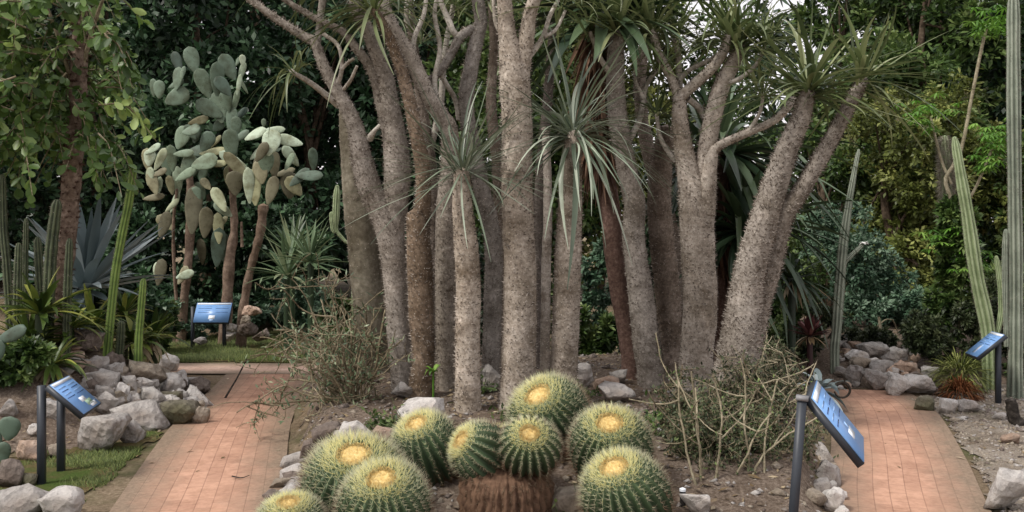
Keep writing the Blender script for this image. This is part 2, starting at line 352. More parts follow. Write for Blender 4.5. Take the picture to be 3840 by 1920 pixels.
def cactus_mats():
    # ribbed barrel body: lower, older skin turns brown (real ageing of the skin, measured from the plant's own base)
    t = NT('barrel_skin'); co = t.coord(); n = t.noise(co, 18, 4)
    c = t.ramp(t.var(), [(0, lin(92, 62, 42)), (.2, lin(92, 76, 54)), (.34, lin(54, 70, 50)), (1, lin(80, 100, 66))])
    c = t.mix(c, t.mix(c, (.6, .6, .6, 1), 1, 'MULTIPLY'), t.ramp(n, [(.4, (0, 0, 0)), (.7, (.7, .7, .7))]))
    body = t.finish(c, .55, None, .35)
    t = NT('barrel_spines'); c = t.ramp(t.var(), [(0, lin(112, 84, 64)), (.3, lin(166, 160, 134)), (.6, lin(190, 194, 158)), (1, lin(226, 216, 142))])
    sp = t.finish(c, .5, None, .35, .15)
    t = NT('yellow_wool'); c = t.ramp(t.noise(t.coord(), 45, 5, .75), [(.30, lin(196, 160, 96)), (.5, lin(226, 196, 128)), (.7, lin(238, 218, 160))])
    wo = t.finish(c, .9, t.bump(t.noise(t.coord(), 70, 4, .8), 1.0, .012), .1)
    t = NT('old_brown_stem'); c = t.ramp(t.noise(t.coord(), 16, 5), [(.3, lin(70, 52, 41)), (.7, lin(122, 96, 77))])
    st = t.finish(c, .85, t.bump(t.noise(t.coord(), 40, 4), .5, .01), .15)
    # prickly pear skin: areole dots, hue from 'var' (0 grey-green ... 1 corky tan; palest stop also paints light from above)
    t = NT('prickly_pear_skin'); co = t.coord()
    c = t.ramp(t.var(), [(0, lin(66, 84, 74)), (.25, lin(104, 122, 104)), (.45, lin(132, 150, 126)), (.58, lin(190, 206, 182)), (.7, lin(166, 168, 130)), (.85, lin(142, 138, 112)), (1, lin(90, 88, 70))])
    v = t.n('TexVoronoi', Scale=16.0); t.l(co, v.inputs['Vector'])
    c = t.mix(c, t.mix(c, (.5, .5, .5, 1), 1, 'MULTIPLY'), t.ramp(v.outputs['Distance'], [(.08, (.9, .9, .9)), (.2, (0, 0, 0))]))
    c = t.mix(c, t.mix(c, lin(170, 160, 140), 1, 'MULTIPLY'), t.ramp(t.noise(co, 5, 4), [(.42, (0, 0, 0)), (.68, (.9, .9, .9))]))
    pad = t.finish(c, .6, None, .3)
    cols = {}
    for nm, a, b, c_ in (('columnar_green', (64, 86, 40), (98, 124, 58), (132, 156, 82)), ('columnar_dark', (36, 46, 32), (60, 70, 48), (92, 100, 74)),
                         ('columnar_pale', (88, 102, 70), (126, 142, 102), (160, 174, 136)), ('columnar_grey', (70, 78, 68), (108, 117, 102), (146, 154, 138))):
        t = NT(nm); n = t.noise(t.coord(), 7, 4); c = t.ramp(t.math(t.math(n, 'MULTIPLY', .45), 'ADD', t.math(t.var(), 'MULTIPLY', .6)), [(.2, lin(*a)), (.5, lin(*b)), (.8, lin(*c_))])
        cols[nm] = t.finish(c, .55, None, .35)
    return body, sp, wo, st, pad, cols
BODY, SPINE, WOOL, OLDSTEM, PAD, CC = cactus_mats()
WHITEHAIR = leaf_mat('grey_wool_hair', (128, 120, 106), (172, 164, 148), (208, 202, 190), .1, .8, .1)

# ------------------------------------------------------------------ tagging
def tag(o, label, cat, group=None, kind=None):
    if label: o['label'] = label
    if cat: o['category'] = cat
    if group: o['group'] = group
    if kind: o['kind'] = kind
    return o
def empty(name, loc, label, cat, group=None):
    o = bpy.data.objects.new(name, None); o.empty_display_size = .1; COL.objects.link(o); o.location = loc
    return tag(o, label, cat, group)
def structure(o): o['kind'] = 'structure'; return o

# ------------------------------------------------------------------ ground, beds, paths
def grid_faces(nx, ny):
    i = np.arange(ny - 1)[:, None] * nx; j = np.arange(nx - 1)[None]
    return np.stack([i + j, i + j + 1, i + nx + j + 1, i + nx + j], -1).reshape(-1, 4)
def make_ground():
    xs = np.concatenate([-np.geomspace(600, 12.5, 22), np.arange(-12, 12.01, .16), np.geomspace(12.5, 600, 22)])
    ys = np.concatenate([-np.geomspace(200, 3, 12), np.arange(-2, 20, .16), np.geomspace(20.2, 900, 26)])
    X, Y = np.meshgrid(xs, ys); mb = MB(); mb.add(np.stack([X, Y, H(X, Y) - .004], -1), grid_faces(len(xs), len(ys)))
    structure(mb.build('ground', M['ground'], smooth=True))
def sheet(name, poly, mat, lift, res=.09, rag=.12):
    p = np.array(poly); xs = np.arange(p[:, 0].min() - .2, p[:, 0].max() + .2, res); ys = np.arange(p[:, 1].min() - .2, p[:, 1].max() + .2, res)
    X, Y = np.meshgrid(xs, ys); Z = H(X, Y) + lift; f = grid_faces(len(xs), len(ys))
    sd = (sdist(X, Y, poly) + rag * (fbm(X * 3, Y * 3, 9) - .5)).ravel()
    Z = Z + np.where(Z > .05, .03 * (fbm(X * 7, Y * 7, 4) - .5), 0)
    keep = (sd[f] > 0).all(1); f = f[keep]; used = np.unique(f); re = np.zeros(X.size, int); re[used] = np.arange(len(used))
    mb = MB(); mb.add(np.stack([X, Y, Z], -1).reshape(-1, 3)[used], re[f]); return structure(mb.build(name, mat, smooth=True))
def path(name, ctrl, width, mat, lift):
    c = spline(ctrl, 90); t = nrm(np.gradient(c, axis=0)); s = np.stack([t[:, 1], -t[:, 0]], 1)
    L = np.concatenate([[0], np.cumsum(np.linalg.norm(np.diff(c, axis=0), axis=1))])
    a = np.linspace(-1, 1, 15); w = width / 2
    XY = c[:, None] + s[:, None] * (a * w)[None, :, None]
    Z = np.full(XY.shape[:2], lift); uv = np.stack([np.repeat(L[:, None], 15, 1), np.repeat((a * w + w)[None], len(c), 0)], -1).reshape(-1, 2)
    mb = MB(); mb.add(np.concatenate([XY, Z[..., None]], -1), grid_faces(15, len(c)), 0, np.repeat(((1 - np.abs(a)) * 1.0)[None], len(c), 0).ravel())
    return structure(mb.build(name, mat, uv=uv))
LAWN_A = [(-5.2, 5.2), (-2.75, 5.2), (-2.95, 6.1), (-3.22, 7.6), (-3.5, 9.1), (-3.62, 9.9), (-3.45, 9.3), (-3.7, 8.6), (-3.7, 8.0), (-4.4, 7.6), (-6.8, 7.3), (-6.8, 5.2)]
LAWN_B = [(-9, 13.25), (-.8, 13.25), (-.8, 15.6), (-3, 16.2), (-9, 16.6)]
make_ground()
sheet('planting_bed', BED, M['bed'], .004, .07)
sheet('rockery_bed', ROCKERY, M['bed'], .004, .12)
sheet('back_bed', FARROCK, M['bed'], .004, .12)
sheet('lawn', LAWN_A, M['lawn'], .008, .07, .55)
sheet('lawn', LAWN_B, M['lawn'], .008, .12, .3)
GRAVEL = [(2.3, 3.6), (3.05, 5.4), (3.45, 6.4), (3.95, 7.75), (4.45, 9.2), (4.6, 10.3), (5.1, 10.75), (6.0, 11.3), (9.5, 11), (9.5, 3.6)]
sheet('gravel', GRAVEL, M['gravel'], .006, .08, .25)
path('brick_path', [(-1.1, .4), (-1.5, 3.2), (-2.17, 6.1), (-2.8, 8.84), (-3.12, 10.9), (-3.35, 12.3)], 1.16, M['brick'], .012)
path('brick_path', [(.9, .4), (1.8, 3.4), (2.72, 6.1), (3.36, 7.75), (4.05, 9.7), (4.28, 10.9)], 1.08, M['brick'], .012)
path('cross_path', [(-11, 12.75), (-6, 12.68), (-3, 12.62), (0, 12.75), (3.2, 12.3)], .98, M['brickpale'], .017)

def grass(name, poly, n, h, label):
    p = np.array(poly); q = []
    while len(q) < n:
        c = rng.uniform(p.min(0), p.max(0), (n, 2)); k = (sdist(c[:, 0], c[:, 1], poly) + .3 * (fbm(c[:, 0] * 3, c[:, 1] * 3, 9) - .5) > 0.02) & (fbm(c[:, 0] * 1.6, c[:, 1] * 1.6, 3) > rng.uniform(.36, .66, n))
        q += list(c[k])
    q = np.array(q[:n]); b = np.column_stack([q, H(q[:, 0], q[:, 1])])
    mb = MB(); d = np.column_stack([rng.normal(0, .5, (n, 2)), np.ones(n)])
    spikes(mb, b, d, rng.uniform(.5, 1.2, n) * h, .0045, 0, rng.random(n))
    return tag(mb.build(name, M['grass']), label, 'grass', None, 'stuff')
grass('grass', LAWN_A, 26000, .05, 'short patchy green grass between the left rock pile and the brick path')
grass('grass', LAWN_B, 26000, .10, 'low grass around the far sign beyond the crossing path')
def crumbs(name, poly, n, size, mats, label, cat):
    p = np.array(poly); c = rng.uniform(p.min(0), p.max(0), (n * 3, 2)); c = c[sdist(c[:, 0], c[:, 1], poly) > .03][:n]
    n = len(c); s = size * rng.lognormal(0, .5, n); z = H(c[:, 0], c[:, 1]); mb = MB()
    o = nrm(rng.normal(0, 1, (n, 6, 3)) * .35 + np.array([[1, 0, 0], [-1, 0, 0], [0, 1, 0], [0, -1, 0], [0, 0, 1], [0, 0, -1]]))
    v = np.column_stack([c, z + s * .2])[:, None] + o * s[:, None, None] * rng.uniform(.6, 1.2, (n, 1, 3)) * [1, 1, .7]
    i = np.arange(n)[:, None] * 6
    f = np.concatenate([i + t for t in ([0, 2, 4], [2, 1, 4], [1, 3, 4], [3, 0, 4], [2, 0, 5], [1, 2, 5], [3, 1, 5], [0, 3, 5])])
    mb.add(v.reshape(-1, 3), f, np.tile(rng.integers(0, len(mats), n), 8)); return tag(mb.build(name, mats), label, cat, None, 'stuff')
crumbs('gravel_stones', [(2.6, 4.6), (3.05, 5.4), (3.45, 6.4), (3.95, 7.75), (4.45, 9.2), (4.6, 10.3), (5.1, 10.75), (6.9, 11.2), (6.9, 8), (5, 4.6)], 16000, .013, [M['rockt'], M['rockt'], M['rockt'], M['rockb'], M['rockg']], 'loose pale gravel stones beside the right brick path', 'gravel')
crumbs('bed_stones', BED, 8000, .017, [M['rockt'], M['rockb'], M['rockg']], 'small stones and crumbs of soil scattered over the central bed', 'gravel')
def litter():
    n = 12000; c = rng.uniform([-9, 4], [9, 14], (n, 2))
    k = (sdist(c[:, 0], c[:, 1], BED) > .05) | (sdist(c[:, 0], c[:, 1], ROCKERY) > .1) | (sdist(c[:, 0], c[:, 1], FARROCK) > .1) | ((sdist(c[:, 0], c[:, 1], GRAVEL) > .1) & (rng.random(n) < .12)) | ((rng.random(n) < .035) & (c[:, 1] < 12.4))
    c = c[k]; n = len(c); mb = MB(); a = rng.uniform(0, 6.28, n)
    leaves(mb, np.column_stack([c, H(c[:, 0], c[:, 1]) + .012]), np.column_stack([np.cos(a), np.sin(a), rng.uniform(-.1, .3, n)]), np.array([[0, 0, 1.]]) + rng.normal(0, .3, (n, 3)), rng.uniform(.04, .1, n), rng.uniform(.01, .035, n))
    tag(mb.build('leaf_litter', M['dry']), 'dry fallen leaves and bits lying over the soil of the beds', 'leaf litter', None, 'stuff')
litter()

# ------------------------------------------------------------------ spiny-trunked palms
PALMS = 'spiny-trunked palm-like trees in the central bed'
def crown(name, root, c, n_, L, W, axis=(0, 0, 1), spread=(0, 100), droop=(.2, .9), mat='pachy', rad=.05, mb=None, seg=8, fold=.3, build=True, bend=.16):
    n = int(n_ * 1.75); rs = np.random.default_rng(int(abs(c[0] * 1000) + n)); ax = nrm(np.array(axis, float)); u = nrm(np.cross(ax, [0.3, 1, .1])); w = np.cross(ax, u)
    ph = np.arccos(1 - rs.random(n) * (1 - math.cos(R(spread[1])))); ph = np.maximum(ph, R(spread[0])); th = np.arange(n) * 2.39996 + rs.normal(0, .5, n)
    d = np.cos(ph)[:, None] * ax + np.sin(ph)[:, None] * (np.cos(th)[:, None] * u + np.sin(th)[:, None] * w)
    m = MB() if mb is None else mb
    straps(m, c + d * rad * [1, 1, .6] - ax * (rs.random(n) * (.22 if mat != 'aloe' else .1) * L)[:, None], d, L * (1.52 if mat != 'aloe' else 1.25) * rs.uniform(.55, 1.15, n), W * (.92 if mat != 'aloe' else 1.05) * rs.uniform(.7, 1.25, n), rs.uniform(*droop, n) * (.3 + .8 * np.sin(ph)), seg, 0, fold, 'strap', rs=rs, bend=bend)
    return m.build(name, M[mat], root) if build else m
def palm(label, d, stems, crowns=(), mat='bark', thorn=950, tl=.034, lean=0):
    """stems: polylines of (photo x, photo y, radius px[, extra depth])"""
    first = stems[0][0]; b = at(first[0], first[1], d); root = empty('madagascar_palm', (b[0], d, gz(b[0], d)), label, 'tree', PALMS)
    mb = MB()
    for q, st in enumerate(stems):
        rows = np.array([[*at(s[0], s[1], d + (s[3] if len(s) > 3 else 0)), s[2] * (1.0 if st[0][2] > 26 else .92) * d / F] for s in st])
        if q == 0: rows = np.vstack([rows, ]); 
        n = max(14, int(np.linalg.norm(np.diff(rows[:, :3], axis=0), axis=1).sum() / .07))
        c = spline(rows, n); p, r = c[:, :3], c[:, 3]
        if q == 0:   # flare and carry the foot down into the soil
            z0 = gz(p[0, 0], p[0, 1]) - .12
            if p[0, 2] > z0: p = np.vstack([[p[0, 0], p[0, 1], z0], p]); r = np.concatenate([[r[0] * 1.12], r])
            r = r * (1 + .16 * np.exp(-np.maximum(p[:, 2] - z0, 0) / .18))
        thin = q > 0 and max(z_[2] for z_ in st) < 18.5
        tube(mb, p, r, 16, 2 if thin else 0, .028, seed=q + int(d * 10))
        thorns_on(mb, p, r, thorn * (.4 if thin else 1), tl * (.6 if thin else 1), .0056, 1, rs=np.random.default_rng(q + int(first[0])))
    mb.build('trunk', [M[mat], M['thorn'], M['limb']], root, smooth=True)
    for cr in crowns:
        x, y, n, L, W = cr[:5]; kw = cr[5] if len(cr) > 5 else {}; dd = kw.pop('dd', 0)
        crown('leaf_crown', root, at(x, y, d + dd), n, L, W, **kw)
    return root
palm('forked spiny trunk at left with bare branches reaching up and left over the opuntias', 9.0,
     [[(1515, 1475, 42), (1498, 1273, 44), (1484, 1018, 50), (1455, 840, 54), (1395, 725, 46), (1358, 605, 40), (1333, 477, 31), (1295, 395, 28), (1218, 255, 21), (1180, 159, 19), (1142, 138, 17), (1027, 64, 14), (930, -8, 13)],
      [(1470, 900, 44), (1490, 640, 50), (1468, 446, 41), (1440, 280, 33), (1395, 150, 28), (1340, 40, 26), (1310, -60, 24)],
      [(1450, 480, 26), (1428, 382, 25), (1397, 267, 21), (1333, 178, 18), (1282, 115, 15), (1186, 70, 13), (1078, 6, 11), (1030, -30, 10)],
      [(1270, 395, 15, .05), (1174, 318, 11, -.15), (1104, 274, 9, -.3), (1091, 264, 8, -.3)],
      [(1190, 170, 13, .05), (1199, 89, 14, .1), (1212, -20, 15, .1)],
      [(1262, 330, 10), (1282, 255, 9, -.1), (1269, 172, 8, -.1), (1212, 127, 8, -.05)],
      [(1279, 262, 8, -.1), (1305, 235, 7, -.15), (1327, 220, 6, -.2)],
      [(1285, 340, 8), (1315, 300, 7, -.2), (1339, 248, 6, -.3)],
      [(1385, 520, 16), (1405, 490, 9, -.1), (1425, 470, 8, -.1)]],
     [(1091, 262, 16, .36, .028, dict(dd=-.3, axis=(-.5, -.2, .5), droop=(.2, 1.5), mat='pachyg')), (1180, -90, 30, .6, .03, dict(mat='pachyg'))])
palm('broad smooth greyish trunk standing half hidden behind the forked left trunk', 10.4,
     [[(1400, 1380, 66), (1388, 1150, 64), (1352, 800, 62), (1330, 600, 52), (1305, 450, 34), (1296, 385, 22)]], mat='barkgreen', thorn=350, tl=.02)
palm('thin brown limb ending in a leaf tuft above a lumpy stubbed trunk at left', 8.7,
     [[(1575, 1480, 44), (1588, 1337, 42), (1581, 1209, 46), (1575, 1018, 48), (1566, 860, 42), (1555, 795, 30)],
      [(1572, 960, 34, .05), (1588, 740, 30, .05), (1582, 611, 28), (1556, 477, 26), (1530, 356, 24), (1498, 242, 22), (1447, 115, 19), (1397, 25, 15)]],
     [(1395, 20, 34, .62, .036, dict(axis=(-.2, -.3, .9), droop=(.3, .9), mat='pachyg'))], mat='barkbrown', thorn=1300)
palm('dark trunk bending up and left between the stubbed and the short crowned trunks', 9.1,
     [[(1673, 1470, 40), (1670, 1146, 40), (1672, 827, 39), (1688, 620, 36), (1683, 484, 33), (1651, 433, 31), (1600, 344, 30), (1537, 210, 29), (1470, 100, 26), (1425, -20, 22)], [(1605, 335, 15), (1562, 235, 11, .1), (1552, 150, 10, .1), (1588, 60, 9, .1), (1600, -20, 8, .1)], [(1640, 420, 14), (1630, 300, 11, .15), (1650, 180, 10, .2), (1630, 60, 9, .2), (1640, -20, 8, .2)]], [(1415, -60, 24, .6, .03)], mat='bark')
palm('short front trunk topped by a spreading tuft of narrow grey-green leaves', 8.0,
     [[(1755, 1550, 47), (1753, 1273, 47), (1756, 1082, 46), (1747, 923, 45), (1735, 795, 39), (1733, 690, 33), (1732, 640, 28)]],
     [(1732, 622, 66, .74, .021, dict(axis=(.05, -.3, .9), spread=(22, 104), droop=(.1, .65), bend=.16))])
palm('twisting knotted trunk with pale side branches behind the short crowned trunk', 9.6,
     [[(1842, 1440, 36), (1848, 1150, 35), (1848, 900, 33), (1805, 700, 31), (1766, 520, 30), (1747, 382, 29), (1766, 255, 28), (1787, 146, 27), (1804, 76, 25), (1783, -40, 22)],
      [(1770, 110, 20), (1727, 138, 18, -.1), (1690, 205, 17, -.15), (1651, 267, 16, -.2), (1606, 308, 15, -.2)],
      [(1722, 140, 15), (1702, 121, 13, -.1), (1677, 64, 12, -.1), (1645, -10, 11, -.1)],
      [(1651, 275, 11, -.15), (1675, 318, 10, -.1), (1708, 375, 11), (1722, 450, 12)],
      [(1590, 150, 9, .2), (1530, 95, 11, .2), (1532, 0, 16, .2)]],
     [(1581, 146, 22, .38, .02, dict(dd=.1, mat='pachyg')), (1770, -90, 30, .6, .03, dict(mat='pachyg'))])
palm('thickest pale speckled trunk in the middle, splitting in two near the top', 8.1,
     [[(1940, 1520, 68), (1945, 1340, 66), (1950, 1040, 62), (1940, 745, 60), (1938, 450, 58), (1928, 300, 56), (1908, 160, 38), (1897, 80, 30), (1888, -40, 26)],
      [(1940, 400, 40, -.02), (1957, 250, 34), (1976, 130, 29), (1985, 64, 26), (2012, -30, 24)], [(1962, 235, 16), (2030, 150, 11, .1), (2062, 60, 9, .15), (2105, -20, 8, .2)], [(1908, 150, 14), (1862, 92, 10, .1), (1850, -10, 8, .1)], [(2040, 140, 8, .1), (2085, 110, 7, .15), (2120, 40, 6, .2)]], [(2110, -10, 26, .5, .03, dict(mat='pachyg'))], mat='bark')
palm('front trunk carrying the largest drooping tuft of broad silvery leaves', 8.2,
     [[(2112, 1470, 52), (2116, 1337, 50), (2124, 1150, 52), (2129, 1018, 50), (2136, 800, 46), (2142, 650, 40), (2150, 540, 32), (2153, 500, 26)]],
     [(2152, 470, 60, .80, .027, dict(axis=(0, -.35, .85), spread=(20, 108), droop=(.1, .75), bend=.16)), (2152, 500, 14, .62, .05, dict(axis=(0, -.6, .7), spread=(20, 100), droop=(.6, 1.4)))])
palm('slim pinkish trunk standing behind, just left of the largest silvery tuft', 9.9,
     [[(2045, 1290, 20), (2048, 1000, 20), (2054, 827, 18), (2052, 640, 17), (2044, 480, 15)]], mat='barkpale', thorn=500, tl=.02)
palm('mottled trunk rising beside the shaggy red aloe stem, crowned near the top edge', 9.3,
     [[(2447, 1440, 52), (2424, 1273, 51), (2400, 1082, 46), (2376, 891, 42), (2380, 764, 40), (2358, 668, 38), (2333, 541, 37), (2314, 414, 36), (2307, 286, 34), (2310, 170, 30), (2320, 110, 24)], [(2335, 560, 17), (2398, 450, 12, .1), (2420, 330, 10, .15), (2470, 250, 8, .2)], [(2309, 300, 15), (2252, 220, 10, -.1), (2212, 120, 8, -.15)], [(2412, 370, 9, .1), (2380, 290, 7, .1), (2392, 210, 6, .1)]],
     [(2470, 245, 22, .42, .026, dict(mat='pachyg')), (2210, 112, 22, .42, .026, dict(mat='pachyg')), (2320, 95, 40, .68, .045, dict(axis=(0, -.2, 1), spread=(5, 95), mat='pachyg'))])
palm('dim brown trunk set back between the mottled trunk and the big right clump', 10.2,
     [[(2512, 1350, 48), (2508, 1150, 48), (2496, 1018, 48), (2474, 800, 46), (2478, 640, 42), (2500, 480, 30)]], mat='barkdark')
palm('massive pale trunk right of centre dividing into three crowned limbs and a pale side branch', 9.2,
     [[(2608, 1450, 66), (2614, 1300, 62), (2626, 1146, 62), (2618, 955, 64), (2606, 764, 60), (2585, 668, 44), (2560, 541, 36), (2549, 440, 30), (2547, 363, 24)],
      [(2622, 900, 50), (2640, 750, 42), (2645, 605, 35), (2672, 446, 33), (2708, 318, 31), (2747, 242, 28), (2780, 170, 22)],
      [(2640, 800, 40, -.05), (2655, 700, 32, -.08), (2664, 605, 26, -.1), (2692, 550, 17, -.1), (2804, 497, 15, -.1), (2893, 458, 14, -.05), (2944, 414, 15), (2976, 369, 15, .1)],
      [(2549, 380, 20), (2515, 286, 18, .05), (2473, 210, 17, .05), (2447, 115, 16, .1)],
      [(2549, 363, 14, .1), (2543, 210, 13, .2), (2530, 146, 12, .2)],
      [(2550, 370, 23), (2587, 331, 22), (2664, 262, 21, -.05), (2715, 190, 20, -.05), (2728, 135, 16, -.05)],
      [(2545, 300, 11, .1), (2587, 261, 10, .1), (2664, 223, 9, .1), (2710, 190, 8, .1)],
      [(2580, 370, 13), (2625, 410, 14, .1), (2651, 460, 15, .1)],
      [(2708, 318, 14), (2772, 296, 10, -.1), (2838, 240, 8, -.15), (2868, 168, 7, -.2)], [(2590, 640, 15), (2530, 600, 11, .1), (2478, 520, 9, .1), (2462, 430, 8, .15)], [(2805, 498, 9, -.1), (2850, 420, 7, -.15), (2862, 350, 6, -.2)]],
     [(2868, 160, 24, .46, .03, dict(mat='pachyg', dd=-.2)), (2462, 420, 22, .42, .026, dict(mat='pachyg', dd=.15)), (2862, 345, 18, .36, .024, dict(mat='pachyg', dd=-.2)),
     (2447, 100, 34, .55, .038, dict(mat='pachyg', dd=.1)), (2728, 120, 40, .62, .04, dict(mat='pachyg', axis=(.1, -.2, 1))), (2785, 155, 44, .72, .042, dict(mat='pachyg', axis=(.25, -.2, 1), spread=(5, 92), droop=(.2, .8))),
      (2530, 130, 18, .4, .03, dict(mat='pachyg', dd=.2))], mat='barkpale')
palm('big right trunk leaning right in two thick limbs with wide green leaf heads', 8.3,
     [[(2760, 1620, 84), (2762, 1400, 82), (2785, 1225, 72), (2812, 1018, 58), (2866, 827, 53), (2890, 745, 50), (2952, 559, 40), (3001, 447, 36), (3026, 345, 30)],
      [(2830, 1400, 36, .15), (2838, 1225, 36, .15), (2858, 1120, 36, .12), (2888, 1018, 37, .08), (2915, 895, 37, .05), (2945, 800, 35), (3009, 708, 32), (3083, 581, 29), (3158, 447, 26), (3217, 335, 22), (3242, 295, 17)]],
     [(3035, 318, 56, .74, .046, dict(axis=(.1, -.2, 1), spread=(5, 98), droop=(.15, .65), mat='pachyg')), (3247, 285, 26, .72, .04, dict(axis=(.55, -.1, .9), spread=(10, 105), droop=(.2, .8), mat='pachyg'))], mat='bark', thorn=1700, tl=.04)
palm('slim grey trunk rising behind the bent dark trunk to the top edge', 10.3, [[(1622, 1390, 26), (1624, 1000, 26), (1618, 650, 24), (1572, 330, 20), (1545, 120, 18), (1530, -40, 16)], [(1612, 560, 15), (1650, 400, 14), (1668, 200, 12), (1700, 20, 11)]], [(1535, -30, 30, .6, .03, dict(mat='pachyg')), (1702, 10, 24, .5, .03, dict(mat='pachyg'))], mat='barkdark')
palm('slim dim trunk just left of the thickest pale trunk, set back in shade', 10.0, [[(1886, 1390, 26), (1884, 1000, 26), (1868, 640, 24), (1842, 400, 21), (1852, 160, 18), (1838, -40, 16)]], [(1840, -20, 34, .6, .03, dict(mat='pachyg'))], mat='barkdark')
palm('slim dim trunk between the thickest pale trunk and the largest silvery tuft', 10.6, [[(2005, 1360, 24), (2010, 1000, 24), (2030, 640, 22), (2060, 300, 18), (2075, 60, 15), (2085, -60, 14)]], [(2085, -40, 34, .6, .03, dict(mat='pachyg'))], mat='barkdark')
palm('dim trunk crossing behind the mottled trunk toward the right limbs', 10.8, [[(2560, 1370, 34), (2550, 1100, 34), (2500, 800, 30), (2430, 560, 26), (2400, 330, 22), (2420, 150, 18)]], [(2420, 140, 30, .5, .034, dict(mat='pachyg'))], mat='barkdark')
# a small bright plant growing between two trunk feet
def epiphyte():
    c = at(1625, 1400, 8.35); root = MB(); rs = np.random.default_rng(2); n = 14; a = rs.uniform(0, 6.28, n)
    straps(root, np.repeat(c[None], n, 0), np.column_stack([np.cos(a) * .6, np.sin(a) * .6, rs.uniform(.4, 1.4, n)]), rs.uniform(.10, .2, n), .035, rs.uniform(.3, 1.2, n), 5, 0, .3, 'lance')
    tube(root, np.array([c - [0, 0, .35], c]), [.012, .01], 6, 0)
    tag(root.build('seedling', M['lime']), 'small bright green leafy seedling growing between two dark trunk bases', 'plant')
epiphyte()

# ------------------------------------------------------------------ tree aloes
def tree_aloe(label, d, stem, mat, c, n, L, W, skirt=None, **kw):
    b = at(stem[0][0], stem[0][1], d); root = empty('tree_aloe', (b[0], d, gz(b[0], d)), label, 'tree aloe')
    rows = np.array([[*at(s[0], s[1], d), s[2] * d / F] for s in stem]); cu = spline(rows, 40); mb = MB()
    p = np.vstack([[cu[0, 0], cu[0, 1], gz(cu[0, 0], d) - .1], cu[:, :3]]); r = np.concatenate([[cu[0, 3] * 1.1], cu[:, 3]])
    tube(mb, p, r, 14, 0, .04); mb.build('trunk', M[mat], root, smooth=True)
    if skirt:
        m = MB(); rs = np.random.default_rng(8); q = np.array([at(s[0], s[1], d) for s in skirt]); rr = np.array([s[2] for s in skirt]) * d / F; k = 420
        t = rs.random(k); pos = np.stack([np.interp(t, np.linspace(0, 1, len(q)), q[:, j]) for j in range(3)], 1); rad = np.interp(t, np.linspace(0, 1, len(q)), rr)
        a = rs.uniform(0, 6.28, k); o = np.column_stack([np.cos(a), np.sin(a), np.zeros(k)])
        straps(m, pos + o * (rad * rs.uniform(.5, 1, k))[:, None], o * .28 + [0, 0, -1] + rs.normal(0, .12, (k, 3)), rs.uniform(.2, .55, k), rs.uniform(.02, .06, k), .1, 4, 0, .5, 'sword', twist=.5)
        m.build('dead_leaf_skirt', M['skirt'], root)
    crown('leaf_crown', root, at(*c, d), n, L, W, mat='aloe', fold=.45, **kw)
    return root
tree_aloe('tall aloe with a shaggy red-brown skirt and broad dark leaves at the top', 9.7,
          [(2366, 1345, 36), (2350, 1250, 35), (2312, 1018, 36), (2290, 800, 38), (2272, 650, 36), (2255, 450, 32), (2248, 200, 30), (2244, 60, 28)], 'barkred', (2243, 40), 40, 1.15, .125,
          skirt=[(2246, 120, 56), (2242, 300, 58), (2240, 480, 50), (2246, 640, 36)], axis=(0, -.2, 1), spread=(5, 112), droop=(.15, .75), rad=.12)
tree_aloe('dark drooping aloe half hidden behind the massive pale trunk, long leaves both sides', 11.6,
          [(2700, 1340, 40), (2705, 1000, 38), (2700, 700, 36), (2690, 520, 34)], 'barkred', (2690, 560), 60, 1.5, .12, skirt=[(2690, 620, 50), (2700, 800, 56), (2702, 1000, 50)], axis=(0, -.2, .9), spread=(10, 125), droop=(.3, 1.1), rad=.15)
tree_aloe('lower dark aloe rosette right of the drooping aloe, under the leaning trunks', 11.2,
          [(2800, 1330, 36), (2795, 1150, 34), (2790, 900, 32)], 'barkred', (2790, 850), 46, 1.15, .10, axis=(.1, -.2, .9), spread=(10, 120), droop=(.3, 1.0), rad=.12)

